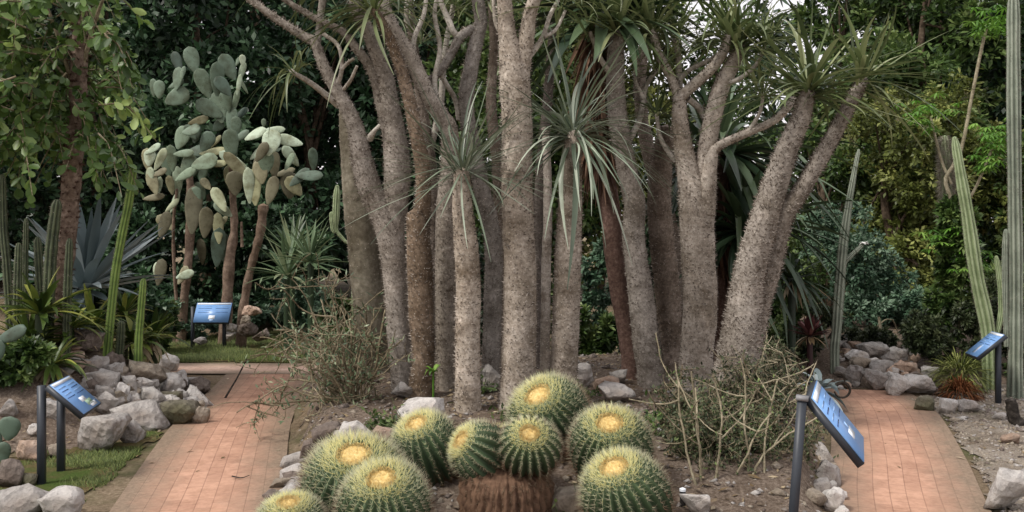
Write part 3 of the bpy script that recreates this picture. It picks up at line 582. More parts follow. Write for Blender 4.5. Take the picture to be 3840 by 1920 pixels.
# ------------------------------------------------------------------ golden barrel cacti
def barrel(mb, wool, c, r, hgt, ax, ribs=30, seed=0, young=0.0):
    """ribbed body around axis ax; spines in clusters along every rib; yellow wool on the crown"""
    rs = np.random.default_rng(seed); ax = nrm(np.array(ax, float)); u = nrm(np.cross(ax, [0, 1, .2])); w = np.cross(ax, u)
    nt, ns = 26, ribs * 6; ph = np.linspace(.05, 2.75, nt); th = np.linspace(0, 2 * np.pi, ns, endpoint=False)
    rib = .5 + .5 * np.cos(th * ribs); dep = .19
    def surf(ph, th, rb):
        rad = (1 - dep * (1 - rb) * np.clip(np.sin(ph) * 1.4, .1, 1)) * (1 + .035 * np.sin(2 * th + seed) + .02 * np.sin(3 * th + 2.1 * seed))
        rho = r * np.sin(np.minimum(ph, np.pi * .5)) ** .85 * rad if False else r * np.abs(np.sin(ph)) ** .82 * rad
        zz = hgt * np.cos(ph) * (1 - .10 * np.exp(-(ph / .28) ** 2))
        return c + ax * zz[..., None] + u * (rho * np.cos(th))[..., None] + w * (rho * np.sin(th))[..., None]
    P, T = np.meshgrid(ph, th, indexing='ij'); V = surf(P, T, np.repeat(rib[None], nt, 0))
    i = np.arange(nt - 1)[:, None] * ns; j = np.arange(ns)[None]; j2 = (j + 1) % ns
    f = np.stack([i + j, i + ns + j, i + ns + j2, i + j2], -1).reshape(-1, 4)
    va = np.clip(1.05 - P / 2.4, 0, 1) * .8 + .2 * rib[None] * (P < 1.8)
    mb.add(V.reshape(-1, 3), f, 0, va.ravel())
    # areoles
    na = 21; pa = np.linspace(.30, 2.35, na); k = np.arange(ribs) * 2 * np.pi / ribs
    A, K = np.meshgrid(pa, k, indexing='ij'); A = (A + rs.normal(0, .02, A.shape)).ravel(); K = K.ravel()
    base = surf(A, K, np.ones_like(A)); out = nrm(base - c - ax * ((base - c) @ ax)[:, None] * .25); tang = nrm(np.cross(out, ax)); dn = np.cross(tang, out)
    for s_ in range(7):
        g = s_ * 2 * np.pi / 6 + rs.normal(0, .3, len(A)); tilt = rs.uniform(.5, 1.3, len(A)) * (.45 + .55 * abs(math.sin(s_ * 2 * np.pi / 6))) if s_ < 5 else np.zeros(len(A))
        d = out * .75 + (tang * np.cos(g)[:, None] + dn * np.sin(g)[:, None]) * tilt[:, None] + ax * .15
        fresh = np.clip(1.02 - A / 1.55, .05, 1)
        spikes(mb, base, d, r * rs.uniform(.12, .22, len(A)) * (1 + .25 * fresh), (.0016 if s_ < 5 else .0022), 1, np.clip(fresh + rs.normal(0, .14, len(A)), 0, 1))
    # young spines standing round the crown
    n = 560; a2 = np.sqrt(rs.uniform(.03, .30, n)); k2 = rs.uniform(0, 6.28, n); b2 = surf(a2, k2, np.full(n, .8)); o2 = nrm(b2 - c)
    spikes(mb, b2, o2 + rs.normal(0, .3, (n, 3)), r * rs.uniform(.08, .2, n), .0017, 1, rs.uniform(.75, 1, n))
    # wool
    q = np.linspace(0, .21, 7); t2 = np.linspace(0, 2 * np.pi, 24, endpoint=False); Q, T2 = np.meshgrid(q, t2, indexing='ij')
    ph2 = Q; rho = r * np.sin(ph2) ** .82 * (1 + .05 * np.sin(T2 * 2 + seed) + .03 * np.sin(T2 * 7 + 2 * seed)); zz = hgt * np.cos(ph2) * (1 - .10 * np.exp(-(ph2 / .28) ** 2)) + .018 * (1 - (Q / .21) ** 4) - .004
    V = c + ax * zz[..., None] + u * (rho * np.cos(T2))[..., None] + w * (rho * np.sin(T2))[..., None]
    i = np.arange(6)[:, None] * 24; j = np.arange(24)[None]; j2 = (j + 1) % 24
    wool.add(V.reshape(-1, 3), np.stack([i + j, i + 24 + j, i + 24 + j2, i + j2], -1).reshape(-1, 4))
    n = 1100; a3 = np.sqrt(rs.uniform(0, .066, n)); k3 = rs.uniform(0, 6.28, n); b3 = surf(a3, k3, np.full(n, 1.0)) + ax * .006
    spikes(wool, b3, ax * .5 + rs.normal(0, .55, (n, 3)), rs.uniform(.012, .028, n), .002, 0, rs.random(n))
def cactus(label, x, y, rpx, d, ax, hf=.95, ribs=30, seed=0):
    ribs = int(ribs * .86)
    c = at(x, y, d); r = rpx * d / F; g = gz(c[0], d); root = empty('golden_barrel_cactus', (c[0], d, g), label, 'cactus', 'golden barrel cacti at the front of the central bed')
    mb, wo = MB(), MB(); barrel(mb, wo, c, r, r * hf, ax, ribs, seed)
    low = c[2] - r * hf * .8
    if low > g - .02:   # old woody foot down to the soil
        tube(mb, np.array([[c[0], d, g - .1], [c[0], d, low + .25 * r]]), [r * .75, r * .85], 60, 2, ribs=ribs, ribd=.1, cap=False)
    mb.build('body', [BODY, SPINE, OLDSTEM], root, smooth=True); wo.build('woolly_crown', WOOL, root, smooth=True)
cactus('topmost barrel cactus, tight against the central trunks, orange-yellow crown facing left', 2064, 1570, 152, 6.5, (-.38, -.62, .80), .98, 34, 1)
cactus('right-hand round barrel cactus with its pale yellow crown high and level', 2290, 1688, 152, 6.0, (-.10, -.62, .84), 1.05, 30, 2)
cactus('lowest right barrel cactus by the black pipe, oval crown tipped left', 2348, 1868, 168, 5.45, (-.36, -.42, .9), .98, 32, 3)
cactus('upright barrel cactus left of the double one, long crown tipped left', 1612, 1706, 136, 6.15, (-.30, -.42, .9), 1.18, 28, 4)
cactus('widest flattened barrel cactus at far left by the edging stones, wide yellow crown', 1330, 1822, 208, 5.6, (.05, -.40, .92), .74, 34, 5)
cactus('front left barrel cactus with large crown cut by the lower picture edge', 1440, 1908, 176, 5.2, (0, -.46, .9), .90, 32, 6)
cactus('bottom left barrel cactus of which only the spiny top shows', 1090, 1975, 128, 5.0, (0, -.3, .95), .85, 28, 7)
def double_cactus():
    d = 5.7; c = at(1898, 1850, d); g = gz(c[0], d)
    root = empty('golden_barrel_cactus', (c[0], d, g), 'double headed barrel cactus sitting on a thick bare brown stem', 'cactus', 'golden barrel cacti at the front of the central bed')
    mb = MB(); r = 172 * d / F; p = np.array([[c[0], d, z] for z in np.linspace(g - .1, at(0, 1770, d)[2], 9)])
    tube(mb, p, r * np.array([.90, .99, 1.02, .97, 1.03, .98, 1.0, .95, .84]), 240, 0, .028, ribs=34, ribd=.05); mb.build('old_stem', OLDSTEM, root, smooth=True)
    rs = np.random.default_rng(4); m2 = MB(); n = 3200; a = (rs.integers(0, 34, n) / 34 * 2 * np.pi) + rs.normal(.04, .03, n); z = rs.uniform(p[0, 2], p[-1, 2], n); o = np.column_stack([np.cos(a), np.sin(a), np.zeros(n)])
    spikes(m2, np.array([c[0], d, 0]) + o * r * .97 + np.column_stack([np.zeros(n), np.zeros(n), z]), o * .5 + rs.normal(0, .5, (n, 3)) + [0, 0, -.4], .03, .002, 0, rs.uniform(0, .12, n)); m2.build('old_spines', SPINE, root)
    for x, y, rp, ax, hf, s, dd in ((1985, 1682, 112, (-.02, -.72, .7), .95, 8, -.12), (1812, 1700, 116, (-.72, -.42, .55), 1.0, 9, -.02)):
        mb, wo = MB(), MB(); q = at(x, y, d + dd); barrel(mb, wo, q, rp * d / F, rp * d / F * hf, ax, 20, s)
        h = mb.build('head', [BODY, SPINE], root, smooth=True); wo.build('woolly_crown', WOOL, h, smooth=True)
        w = bpy.data.objects[h.name]
        for ch in w.children: ch.location = (0, 0, 0)
    mb, wo = MB(), MB(); barrel(mb, wo, at(1898, 1705, d + .12), 128 * d / F, 100 * d / F, (0, .3, .9), 34, 12); mb.build('body', [BODY, SPINE], root, smooth=True)
double_cactus()

# ------------------------------------------------------------------ prickly pears
def pad_mesh(mb, c, up, nor, L, W, th, var):
    up = nrm(np.array(up, float)); nor = np.array(nor, float); nor = nrm(nor - up * (nor @ up)); si = np.cross(up, nor)
    t = np.linspace(0, 1, 13); k = 14; a = np.linspace(0, 2 * np.pi, k, endpoint=False)
    pr = np.interp(t, [0, .08, .25, .5, .7, .88, .96, 1], [.16, .38, .72, .95, 1, .78, .48, .02])
    V = c + up * ((t - .5) * L)[:, None, None] + si * (pr[:, None] * W / 2 * np.cos(a)[None])[..., None] + nor * ((pr ** .6)[:, None] * th * np.sin(a)[None] + .06 * L * ((t[:, None] - .5) ** 2) )[..., None]
    i = np.arange(12)[:, None] * k; j = np.arange(k)[None]; j2 = (j + 1) % k
    mb.add(V.reshape(-1, 3), np.stack([i + j, i + j2, i + k + j2, i + k + j], -1).reshape(-1, 4), 0, var)
def opuntia(label, d, pads, stems, ox=500, oy=150, sc=1.2875):
    s0 = stems[0][0]; b = at(ox + s0[0] / sc, oy + s0[1] / sc, d); root = empty('prickly_pear', (b[0], d, gz(b[0], d)), label, 'cactus')
    for st in stems:
        rows = np.array([[*at(ox + s[0] / sc, oy + s[1] / sc, d), s[2] * .8 / sc * d / F] for s in st]); c = spline(rows, 26); p, r = c[:, :3], c[:, 3]
        z = gz(p[0, 0], d) - .1
        if st is stems[0] or st[0][1] > 1200: p = np.vstack([[p[0, 0] - .05, d, z], p]); r = np.concatenate([[r[0] * 1.15], r])
        mb = MB(); tube(mb, p, r * (1 + .1 * np.sin(np.arange(len(r)) * 1.3)), 12, 0, .05); mb.build('stem', M['opstem'], root, smooth=True)
    rs = np.random.default_rng(3)
    ex = [(q[0] + rs.normal(0, 28), q[1] + rs.normal(0, 28), q[2] * rs.uniform(.7, 1), q[3] * rs.uniform(.7, 1), q[4] + rs.normal(0, 40), min(1, max(0, q[5] * .75 + rs.normal(0, .1)))) for q in pads if rs.random() < .65]
    for q in list(pads) + ex:
        zx, zy, L, W, a, va = q; dd = d + rs.uniform(-.35, .35); c = at(ox + zx / sc, oy + zy / sc, dd); k = dd / F / sc
        mb = MB(); pad_mesh(mb, c, (math.sin(R(a)), rs.uniform(-.25, .15), math.cos(R(a))), (rs.uniform(-.25, .25), -1, rs.uniform(.1, .5)), L * 1.2 * k, W * 1.06 * k, .017 * k / .0035, va)
        mb.build('pad', PAD, root, smooth=True)
LP = [(284, 95, 110, 70, -15, .25), (458, 130, 115, 72, -25, .2), (405, 188, 140, 65, 5, .2), (340, 208, 125, 75, -20, .28), (215, 185, 95, 55, 5, .28), (238, 160, 60, 24, 15, .3), (125, 238, 75, 55, 0, .3), (212, 275, 105, 85, 60, .28),
      (455, 290, 95, 50, -5, .25), (412, 325, 135, 80, -15, .3), (525, 150, 80, 30, 15, .5), (510, 215, 90, 25, 8, .5), (495, 290, 90, 30, 12, .45), (527, 97, 45, 30, 0, .6), (475, 390, 115, 60, 0, .22), (497, 415, 80, 50, 0, .25),
      (410, 415, 60, 50, 50, .2), (315, 390, 90, 40, 75, .78), (235, 470, 100, 75, 20, .38), (355, 490, 90, 70, 30, .15), (400, 490, 65, 25, 40, .75), (185, 570, 110, 58, 0, .4), (130, 575, 100, 45, 25, .65), (70, 575, 90, 60, 0, .8),
      (245, 548, 85, 40, 85, .4), (265, 600, 90, 65, 30, .4), (345, 590, 110, 80, 70, .42), (385, 540, 110, 45, 80, .7), (215, 680, 120, 50, 0, .5), (200, 785, 95, 35, 25, .55), (95, 690, 100, 55, -20, .82), (470, 500, 120, 75, 0, .3),
      (500, 610, 150, 55, -40, .8), (415, 770, 115, 55, -30, .66), (350, 695, 60, 40, -40, .82), (410, 1000, 160, 70, 5, .12), (350, 880, 130, 70, 10, .95), (425, 885, 80, 30, 40, .8), (240, 1135, 85, 50, 30, .84), (490, 690, 100, 80, 0, .95),
      (290, 820, 200, 80, 0, .97), (150, 890, 110, 60, 20, .97), (100, 760, 90, 35, 80, .9), (330, 1020, 110, 50, 0, .97), (130, 640, 60, 35, 60, .9), (300, 450, 80, 60, 10, .1), (180, 700, 80, 40, -10, .8), (130, 1120, 110, 60, 10, .97), (300, 760, 90, 60, 5, .3)]
opuntia('tall many-padded prickly pear on corky stems behind the far sign', 15.6, LP,
        [[(450, 1300, 34), (465, 1060, 32), (487, 920, 24), (480, 740, 20), (470, 560, 16)], [(240, 1300, 26), (270, 1000, 26), (275, 700, 22), (250, 600, 12)], [(210, 1290, 11), (195, 1050, 10), (195, 870, 9), (210, 720, 8)], [(525, 1000, 9), (522, 880, 8)]])
opuntia('smaller prickly pear with a fan of pads coloured pale for light from above, on a leaning brown trunk', 15.2,
        [(590, 455, 95, 55, 60, .56), (665, 495, 110, 90, 10, .58), (680, 435, 90, 35, 85, .56), (755, 487, 105, 55, -75, .58), (760, 560, 100, 50, -35, .55), (620, 620, 120, 80, 0, .97), (585, 710, 150, 70, -5, .72), (668, 725, 120, 60, 15, .9),  # the five palest pads carry light from above in their colour
         (680, 600, 110, 60, 0, .95), (850, 655, 115, 55, 90, .12), (868, 575, 95, 45, 0, .15), (755, 700, 110, 90, 0, .97), (630, 400, 35, 25, 0, .3), (620, 540, 90, 50, 30, .95), (730, 640, 90, 35, 70, .9)],
        [[(530, 1300, 28), (560, 1130, 24), (590, 1020, 24), (615, 920, 27), (627, 800, 30)]])

# ------------------------------------------------------------------ columnar cacti
def column(label, d, stems, mat, name='columnar_cactus', cat='cactus', group=None, ribs=7, hair=False, flower=None):
    s0 = stems[0][0]; b = at(s0[0], s0[1], d); root = empty(name, (b[0], d, gz(b[0], d)), label, cat, group)
    for q, st in enumerate(stems):
        rows = np.array([[*at(s[0], s[1], d), s[2] * d / F] for s in st]); c = spline(rows, 30); p, r = c[:, :3], c[:, 3].copy()
        if q == 0: z = gz(p[0, 0], d) - .1; p = np.vstack([[p[0, 0], d, min(z, p[0, 2] - .02)], p]); r = np.concatenate([[r[0]], r])
        r = r * .92; r[-1] *= .5; r[-2] *= .86
        mb = MB(); tube(mb, p, r * (1 + .04 * np.sin(np.arange(len(r)) * .9)), ribs * 6, 0, .012, ribs, .26, var=np.random.default_rng(q).random(len(p)) * .3 + .35)
        thorns_on(mb, p, r * 1.15, 1500 if not hair else 9000, .02 if not hair else .10, .0022, 1, .1 if not hair else -.5)
        mb.build('stem', [CC[mat], M['thorn'] if not hair else WHITEHAIR], root, smooth=True)
    if flower is not None:
        mb = MB(); c = at(*flower, d); n = 16; a = rng.uniform(0, 6.28, n); straps(mb, np.repeat(c[None], n, 0), np.column_stack([np.cos(a), np.sin(a), rng.uniform(0, 1, n)]), .07, .04, .4, 4, 0, .3, 'lance'); mb.build('flower', M['flower'], root)
LC = 'dark green column cacti crowding the left rockery'
column('bright green column cactus leaning right, tallest in front of the blue agave', 10.0, [[(402, 1330, 15), (430, 1049, 15), (457, 886, 15), (483, 756, 15), (502, 619, 14)]], 'columnar_green')
column('short bright green column cactus right of the tall leaning one', 9.9, [[(518, 1350, 15), (522, 1250, 14), (530, 1150, 13), (538, 1046, 12)]], 'columnar_green')
column('stubby dim column cactus between the two bright green ones', 10.1, [[(448, 1335, 15), (453, 1270, 15), (456, 1205, 13)]], 'columnar_dark')
column('dark column cactus at the very left picture edge', 9.9, [[(40, 1230, 15), (26, 1000, 15), (13, 853, 14), (9, 655, 12)]], 'columnar_dark', group=LC)
column('thick dark column cactus just left of the brown-spined tree trunk', 9.6, [[(178, 1240, 20), (188, 1000, 21), (198, 880, 20), (215, 750, 18)]], 'columnar_dark', group=LC)
column('slim dark column cactus standing in front of the brown-spined tree trunk', 9.4, [[(250, 1220, 14), (254, 1080, 15), (261, 895, 12)]], 'columnar_dark', group=LC)
column('thin ridged column cactus third from the left picture edge', 9.8, [[(97, 1220, 10), (95, 1020, 10), (98, 820, 9)]], 'columnar_dark', group=LC)
column('squat column cactus second from the left picture edge', 9.5, [[(66, 1230, 15), (66, 1080, 15), (70, 912, 12)]], 'columnar_dark', group=LC)
column('column cactus rising between the thick dark one and the thin ridged one', 9.9, [[(157, 1230, 15), (150, 1060, 15), (140, 890, 13)]], 'columnar_dark', group=LC)
column('small pale two-armed column cactus left of the palm trunks', 12.6, [[(1325, 1120, 6), (1320, 940, 6), (1290, 900, 6), (1262, 862, 7), (1260, 800, 13), (1265, 696, 12)], [(1262, 870, 7), (1250, 858, 9), (1243, 795, 9)]], 'columnar_pale', ribs=8)
column('grey-green column cactus with a thin flowering side arm beyond the right bed', 11.6, [[(3130, 1300, 16), (3137, 1230, 17), (3158, 954, 17), (3180, 783, 13), (3203, 649, 9), (3221, 560, 7)], [(3146, 1020, 10), (3165, 985, 9), (3200, 950, 8), (3236, 918, 7)]], 'columnar_grey', flower=(3240, 914))
column('pale yellow-green column cactus bowing left above the right-hand sign', 11.0, [[(3710, 1400, 24), (3703, 1233, 25), (3662, 1033, 25), (3629, 810, 22), (3605, 671, 19), (3579, 515, 15)], [(3725, 1290, 9), (3752, 1190, 10), (3752, 1080, 10), (3736, 960, 9)]], 'columnar_pale', ribs=8)
column('tallest grey column cactus running out of the top at the right edge', 10.4, [[(3806, 1500, 27), (3808, 1250, 25), (3808, 954, 24), (3801, 370, 23), (3800, -40, 22)], [(3774, 1300, 8), (3768, 1000, 10), (3772, 860, 9)]], 'columnar_grey', ribs=8)
column('shaggy grey-haired column cactus left of the bowing pale one', 12.4, [[(3560, 1300, 15), (3556, 900, 17), (3548, 640, 19), (3543, 510, 14)]], 'columnar_pale', hair=True)

# ------------------------------------------------------------------ rosettes
def rosette(name, label, cat, x, y, d, n, L, W, mat, axis=(0, -.1, 1), spread=(5, 85), droop=(.1, .5), shape='sword', fold=.35, group=None, rad=.05, dead=0):
    c = at(x, y, d); g = gz(c[0], d); rs = np.random.default_rng(int(x)); ax = nrm(np.array(axis, float)); u = nrm(np.cross(ax, [.3, 1, .1])); w = np.cross(ax, u)
    ph = R(spread[0]) + (R(spread[1]) - R(spread[0])) * rs.random(n) ** .75; th = np.arange(n) * 2.39996
    dr = np.cos(ph)[:, None] * ax + np.sin(ph)[:, None] * (np.cos(th)[:, None] * u + np.sin(th)[:, None] * w); mb = MB()
    straps(mb, c + dr * rad, dr, L * rs.uniform(.7, 1.12, n), W * rs.uniform(.8, 1.15, n), rs.uniform(*droop, n), 7, 0, fold, shape, rs=rs)
    if c[2] > g + .05: tube(mb, np.array([[c[0], d, g - .05], [c[0], d, c[2]]]), [max(rad, .035)] * 2, 8, 0, var=.0)
    root = empty(name, (c[0], d, g), label, cat, group); mb.build('leaves', M[mat], root)
    if dead:
        m = MB(); th = rs.uniform(0, 6.28, dead); straps(m, np.repeat(c[None], dead, 0), np.column_stack([np.cos(th), np.sin(th) - .4, rs.uniform(-.7, -.1, dead)]), L * rs.uniform(.5, .9, dead), W, .6, 5, 0, .3, shape, rs=rs); m.build('dry_leaves', M['dry'], root)
    return root
rosette('blue_agave', 'large blue-grey agave fanning out behind the spined tree trunk', 'agave', 320, 1090, 11.2, 60, 1.22, .15, 'agave', spread=(8, 92), droop=(0, .3), rad=.1)
BR = 'bromeliads under the left tree'
rosette('bromeliad', 'green bromeliad with reddish heart behind the bright green columns', 'bromeliad', 345, 1230, 10.3, 40, .62, .075, 'brom', spread=(5, 80), droop=(.2, .8), shape='strap', group=BR, dead=8)
rosette('bromeliad', 'yellow-tipped bromeliad right of the short bright green column', 'bromeliad', 575, 1275, 10.9, 46, .55, .06, 'brom', spread=(15, 88), droop=(.2, .8), shape='strap', group=BR, dead=6)
rosette('bromeliad', 'lime-tipped bromeliad mass at the left edge above the dark pad', 'bromeliad', 110, 1290, 9.3, 60, .6, .06, 'brom', spread=(5, 90), droop=(.2, .8), shape='strap', group=BR)
rosette('bromeliad', 'low bromeliad spilling toward the nearest left sign', 'bromeliad', 200, 1370, 8.9, 40, .5, .055, 'brom', spread=(30, 100), droop=(.3, .9), shape='strap', group=BR, dead=10)
rosette('bromeliad', 'small bromeliad between the heart-red one and the short column', 'bromeliad', 465, 1180, 11.0, 36, .5, .06, 'brom', spread=(5, 85), droop=(.2, .8), shape='strap', group=BR)
rosette('bromeliad', 'broad strappy green plant in front of the thick dark column at left', 'bromeliad', 150, 1180, 9.2, 44, .62, .075, 'brom', spread=(5, 85), droop=(.2, .8), shape='strap', group=BR)
rosette('bromeliad', 'broad strappy green plant left of the yellow-tipped bromeliad', 'bromeliad', 500, 1290, 10.4, 40, .5, .07, 'brom', spread=(5, 85), droop=(.2, .8), shape='strap', group=BR, dead=6)
rosette('bromeliad', 'strappy green plant at the foot of the brown spined tree trunk', 'bromeliad', 262, 1235, 9.6, 40, .5, .065, 'brom', spread=(5, 85), droop=(.2, .8), shape='strap', group=BR, dead=8)
YU = 'striped yuccas left of the palm trunks'
rosette('yucca', 'lower left yucca rosette with open grey-green blades', 'yucca', 1075, 1035, 14.2, 34, .85, .075, 'yucca', spread=(5, 95), droop=(.05, .35), group=YU)
rosette('yucca', 'upper right yucca rosette touching the palm trunks', 'yucca', 1165, 985, 13.8, 36, .85, .07, 'yucca', spread=(5, 95), droop=(.05, .4), group=YU)
rosette('yucca', 'yucca rosette with upright blades behind the other two', 'yucca', 1095, 960, 14.8, 26, .9, .07, 'yucca', spread=(5, 70), droop=(.05, .3), group=YU)
rosette('red_bromeliad', 'dark red rosette with dry tan lower leaves right of the leaning trunk', 'bromeliad', 3037, 1262, 10.2, 46, .27, .055, 'bromred', spread=(5, 78), droop=(0, .25), dead=9, rad=.03)
rosette('yucca', 'dark thin-leaved yucca with pale arching blades behind the leaning trunk', 'yucca', 2970, 1050, 11.0, 50, .75, .045, 'aloe', spread=(10, 105), droop=(.3, 1.0), dead=14)
def curly_agave():
    r = rosette('agave', 'blue-green agave with curled dark leaf tips by the right brick path', 'agave', 3070, 1465, 9.6, 18, .42, .09, 'agave', axis=(.3, -.2, 1), spread=(20, 95), droop=(.3, 1.2), rad=.05)
    for x, y, rad, a0, a1 in ((3158, 1463, 28, 140, -170), (3140, 1425, 26, 120, -30)):
        an = np.radians(np.linspace(a0, a1, 20)); k = 9.3
        p = np.array([at(x + rad * math.cos(t) * 1.05, y - rad * math.sin(t), k) for t in an]); mb = MB(); tube(mb, p, np.linspace(.02, .008, 20), 8, 0); mb.build('curled_leaf', M['char'], r, smooth=True)
curly_agave()
rosette('grass_clump', 'rusty red-brown dry grass clump at the foot of the right rocks', 'grass clump', 3600, 1490, 10.4, 420, .30, .012, 'redgrass', spread=(5, 95), droop=(.4, 1.4), shape='strap', rad=.12)
rosette('grass_clump', 'green grassy clump behind the rusty dry grass by the right sign', 'grass clump', 3600, 1420, 11.0, 300, .42, .014, 'olive', spread=(5, 95), droop=(.4, 1.2), shape='strap', rad=.15)

# ------------------------------------------------------------------ thorny shrubs
def branch_net(mb, start, dirn, L, r, depth, rs, up=.15, wig=.35, tips=None, mat=0, gens=3):
    n = max(5, int(L / .05)); p = [np.array(start)]; d = nrm(np.array(dirn, float)); st = L / n
    for i in range(n):
        d = nrm(d + rs.normal(0, wig * .4, 3) + [0, 0, up * .12]); p.append(p[-1] + d * st)
    p = np.array(p); rr = np.linspace(r, r * .6, len(p)); tube(mb, p, rr, 5, mat, .08)
    if tips is not None: tips.append(p)
    if depth > 0:
        for k in range(rs.integers(2, gens + 1)):
            i = rs.integers(len(p) // 3, len(p)); q = nrm(p[min(i, len(p) - 1)] - p[i - 1] + rs.normal(0, .65, 3)); branch_net(mb, p[i], q, L * rs.uniform(.45, .8), r * .68, depth - 1, rs, up, wig, tips, mat, gens)
def shrub(name, label, cat, d, base, dirs, L, r, depth, stemmat, leafmat=None, nl=0, ls=(.03, .015), seed=0, thorn=True, wig=.35, up=.15, gens=3):
    b = np.array([base[0], base[1], gz(*base[:2])]); root = empty(name, b, label, cat); rs = np.random.default_rng(seed); mb = MB(); tips = []
    for (dx, dy, dz), l in dirs: branch_net(mb, b + rs.normal(0, .06, 3) * [1, 1, 0] - [0, 0, .04], (dx, dy, dz), l, r, depth, rs, up, wig, tips, 0, gens)
    allp = np.concatenate(tips)
    if thorn:
        k = min(len(allp) * 2, 9000); i = rs.integers(0, len(allp), k); spikes(mb, allp[i], rs.normal(0, 1, (k, 3)), rs.uniform(.012, .035, k), .0022, 0, .8)
    mb.build('stems', M[stemmat], root, smooth=True)
    if leafmat:
        i = rs.integers(0, len(allp), nl); m = MB(); leaves(m, allp[i] + rs.normal(0, .015, (nl, 3)), rs.normal(0, 1, (nl, 3)) + [0, 0, .5], rs.normal(0, .6, (nl, 3)) + [0, -.4, 1], ls[0] * rs.uniform(.6, 1.3, nl), ls[1], rs=rs); m.build('foliage', M[leafmat], root)
    return root
rsx = np.random.default_rng(77)
def fan(n, mx, sx, sy, z0, z1, l0, l1): return [((rsx.normal(mx, sx), rsx.normal(0, sy), rsx.uniform(z0, z1)), rsx.uniform(l0, l1)) for _ in range(n)]
shrub('thorny_shrub', 'tangled grey thorny shrub sprawling over the left bed edge', 'shrub', 8.4, (-1.5, 8.5), fan(26, -.5, .75, .5, .2, 1.0, .5, .95), .8, .013, 3, 'twig', 'yucca', 1500, (.06, .018), 5, wig=.3, gens=2)
shrub('thorny_shrub', 'taller sparse thorny stems with few narrow leaves behind the tangled shrub', 'shrub', 9.4, (-1.9, 9.6), fan(9, -.55, .55, .4, .7, 1.4, .7, 1.15), .9, .015, 2, 'twig', 'yucca', 520, (.10, .02), 6, gens=2)
shrub('thorny_shrub', 'pale zigzag thorny stems rising from the soil right of the barrel cacti', 'shrub', 6.5, (1.36, 6.1), fan(4, 0, .2, .25, 1, 1.2, .55, .9), .8, .010, 1, 'twigpale', 'midleaf', 160, (.03, .012), 9, wig=.26, gens=2, up=.7)
shrub('thorny_shrub', 'second tuft of pale zigzag stems in front of the dark green spiny shrub', 'shrub', 6.8, (1.68, 6.2), fan(4, .1, .3, .25, .8, 1.2, .5, .85), .8, .009, 1, 'twigpale', 'midleaf', 200, (.03, .012), 29, wig=.26, gens=2, up=.6)
shrub('spiny_shrub', 'dense dark green spiny shrub at the feet of the right trunks', 'shrub', 7.3, (1.55, 7.25), fan(40, .05, .85, .5, .2, .8, .24, .42), .8, .009, 3, 'twig', 'hedge', 5200, (.036, .018), 10, wig=.22)
shrub('spiny_shrub', 'loose green spiny shrub with pale stems behind the near right sign', 'shrub', 7.8, (2.18, 7.75), fan(26, -.05, .5, .5, .3, 1.1, .35, .6), .8, .010, 3, 'twigpale', 'hedge', 3600, (.042, .019), 12, wig=.22)
shrub('spiny_shrub', 'thin leafy thorny shrub between the leaning trunk and the red rosette', 'shrub', 9.4, (2.62, 9.1), fan(24, .0, .5, .5, .4, 1, .3, .5), .8, .010, 3, 'twigpale', 'hedge', 3000, (.05, .02), 13)
shrub('spiny_shrub', 'low dark spiny growth spilling onto the soil right of the barrel cacti', 'shrub', 6.5, (1.42, 6.55), fan(40, .1, .8, .55, .1, .6, .2, .36), .8, .006, 3, 'twig', 'hedge', 7500, (.034, .016), 41)
shrub('spiny_shrub', 'low dark spiny growth behind the post of the near right sign', 'shrub', 6.6, (1.95, 6.75), fan(30, .0, .6, .5, .2, .7, .2, .36), .8, .006, 3, 'twig', 'hedge', 5000, (.034, .016), 42)
WD = 'small weeds among the trunk feet'
for k, (wx, wy, q, lab) in enumerate([(.15, 7.4, 300, 'small green weed between the barrel cacti and the thickest pale trunk'), (-1.0, 7.3, 260, 'small green weed below the tangled shrub'), (.62, 8.6, 420, 'leafy weed right of the thickest pale trunk base'), (1.0, 7.0, 260, 'small weed right of the topmost barrel cactus'), (-.35, 8.9, 420, 'leafy weed deep between the left trunks'), (.5, 5.55, 180, 'low weed right of the bare brown stem')]):
    shrub('weed', lab, 'weed', wy, (wx, wy), fan(14, 0, .7, .6, .4, 1, .12, .25), .8, .004, 1, 'hedgestem', 'midleaf', q, (.055, .024), 60 + k, thorn=False)

# ------------------------------------------------------------------ leafy shrubs and background trees
def blob_leaves(mb, blobs, n, L, W, rs, clump=36, oval=False, flat=.5, bright=1.0):
    """leaf clumps through the volume of ellipsoidal boughs; each clump has its own lightness"""
    vol = np.array([b[1][0] * b[1][1] * b[1][2] for b in blobs]) ** .7; nc = max(3, n // clump); bi = rs.choice(len(blobs), nc, p=vol / vol.sum())
    u = nrm(rs.normal(0, 1, (nc, 3))) * (rs.random((nc, 1)) ** .30); ce = np.array([blobs[i][0] for i in bi]) + u * np.array([blobs[i][1] for i in bi])
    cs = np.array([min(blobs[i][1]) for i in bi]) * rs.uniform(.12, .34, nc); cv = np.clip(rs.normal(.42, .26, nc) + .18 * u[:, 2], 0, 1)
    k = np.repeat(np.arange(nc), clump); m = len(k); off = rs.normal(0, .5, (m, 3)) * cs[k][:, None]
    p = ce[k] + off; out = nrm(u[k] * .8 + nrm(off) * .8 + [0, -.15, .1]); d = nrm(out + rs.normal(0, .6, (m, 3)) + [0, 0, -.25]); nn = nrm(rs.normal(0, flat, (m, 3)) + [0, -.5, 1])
    leaves(mb, p, d, nn, L * rs.uniform(.6, 1.3, m), W * rs.uniform(.7, 1.2, m), 0, np.clip(cv[k] + rs.normal(0, .16, m), 0, 1) * bright, oval, rs)
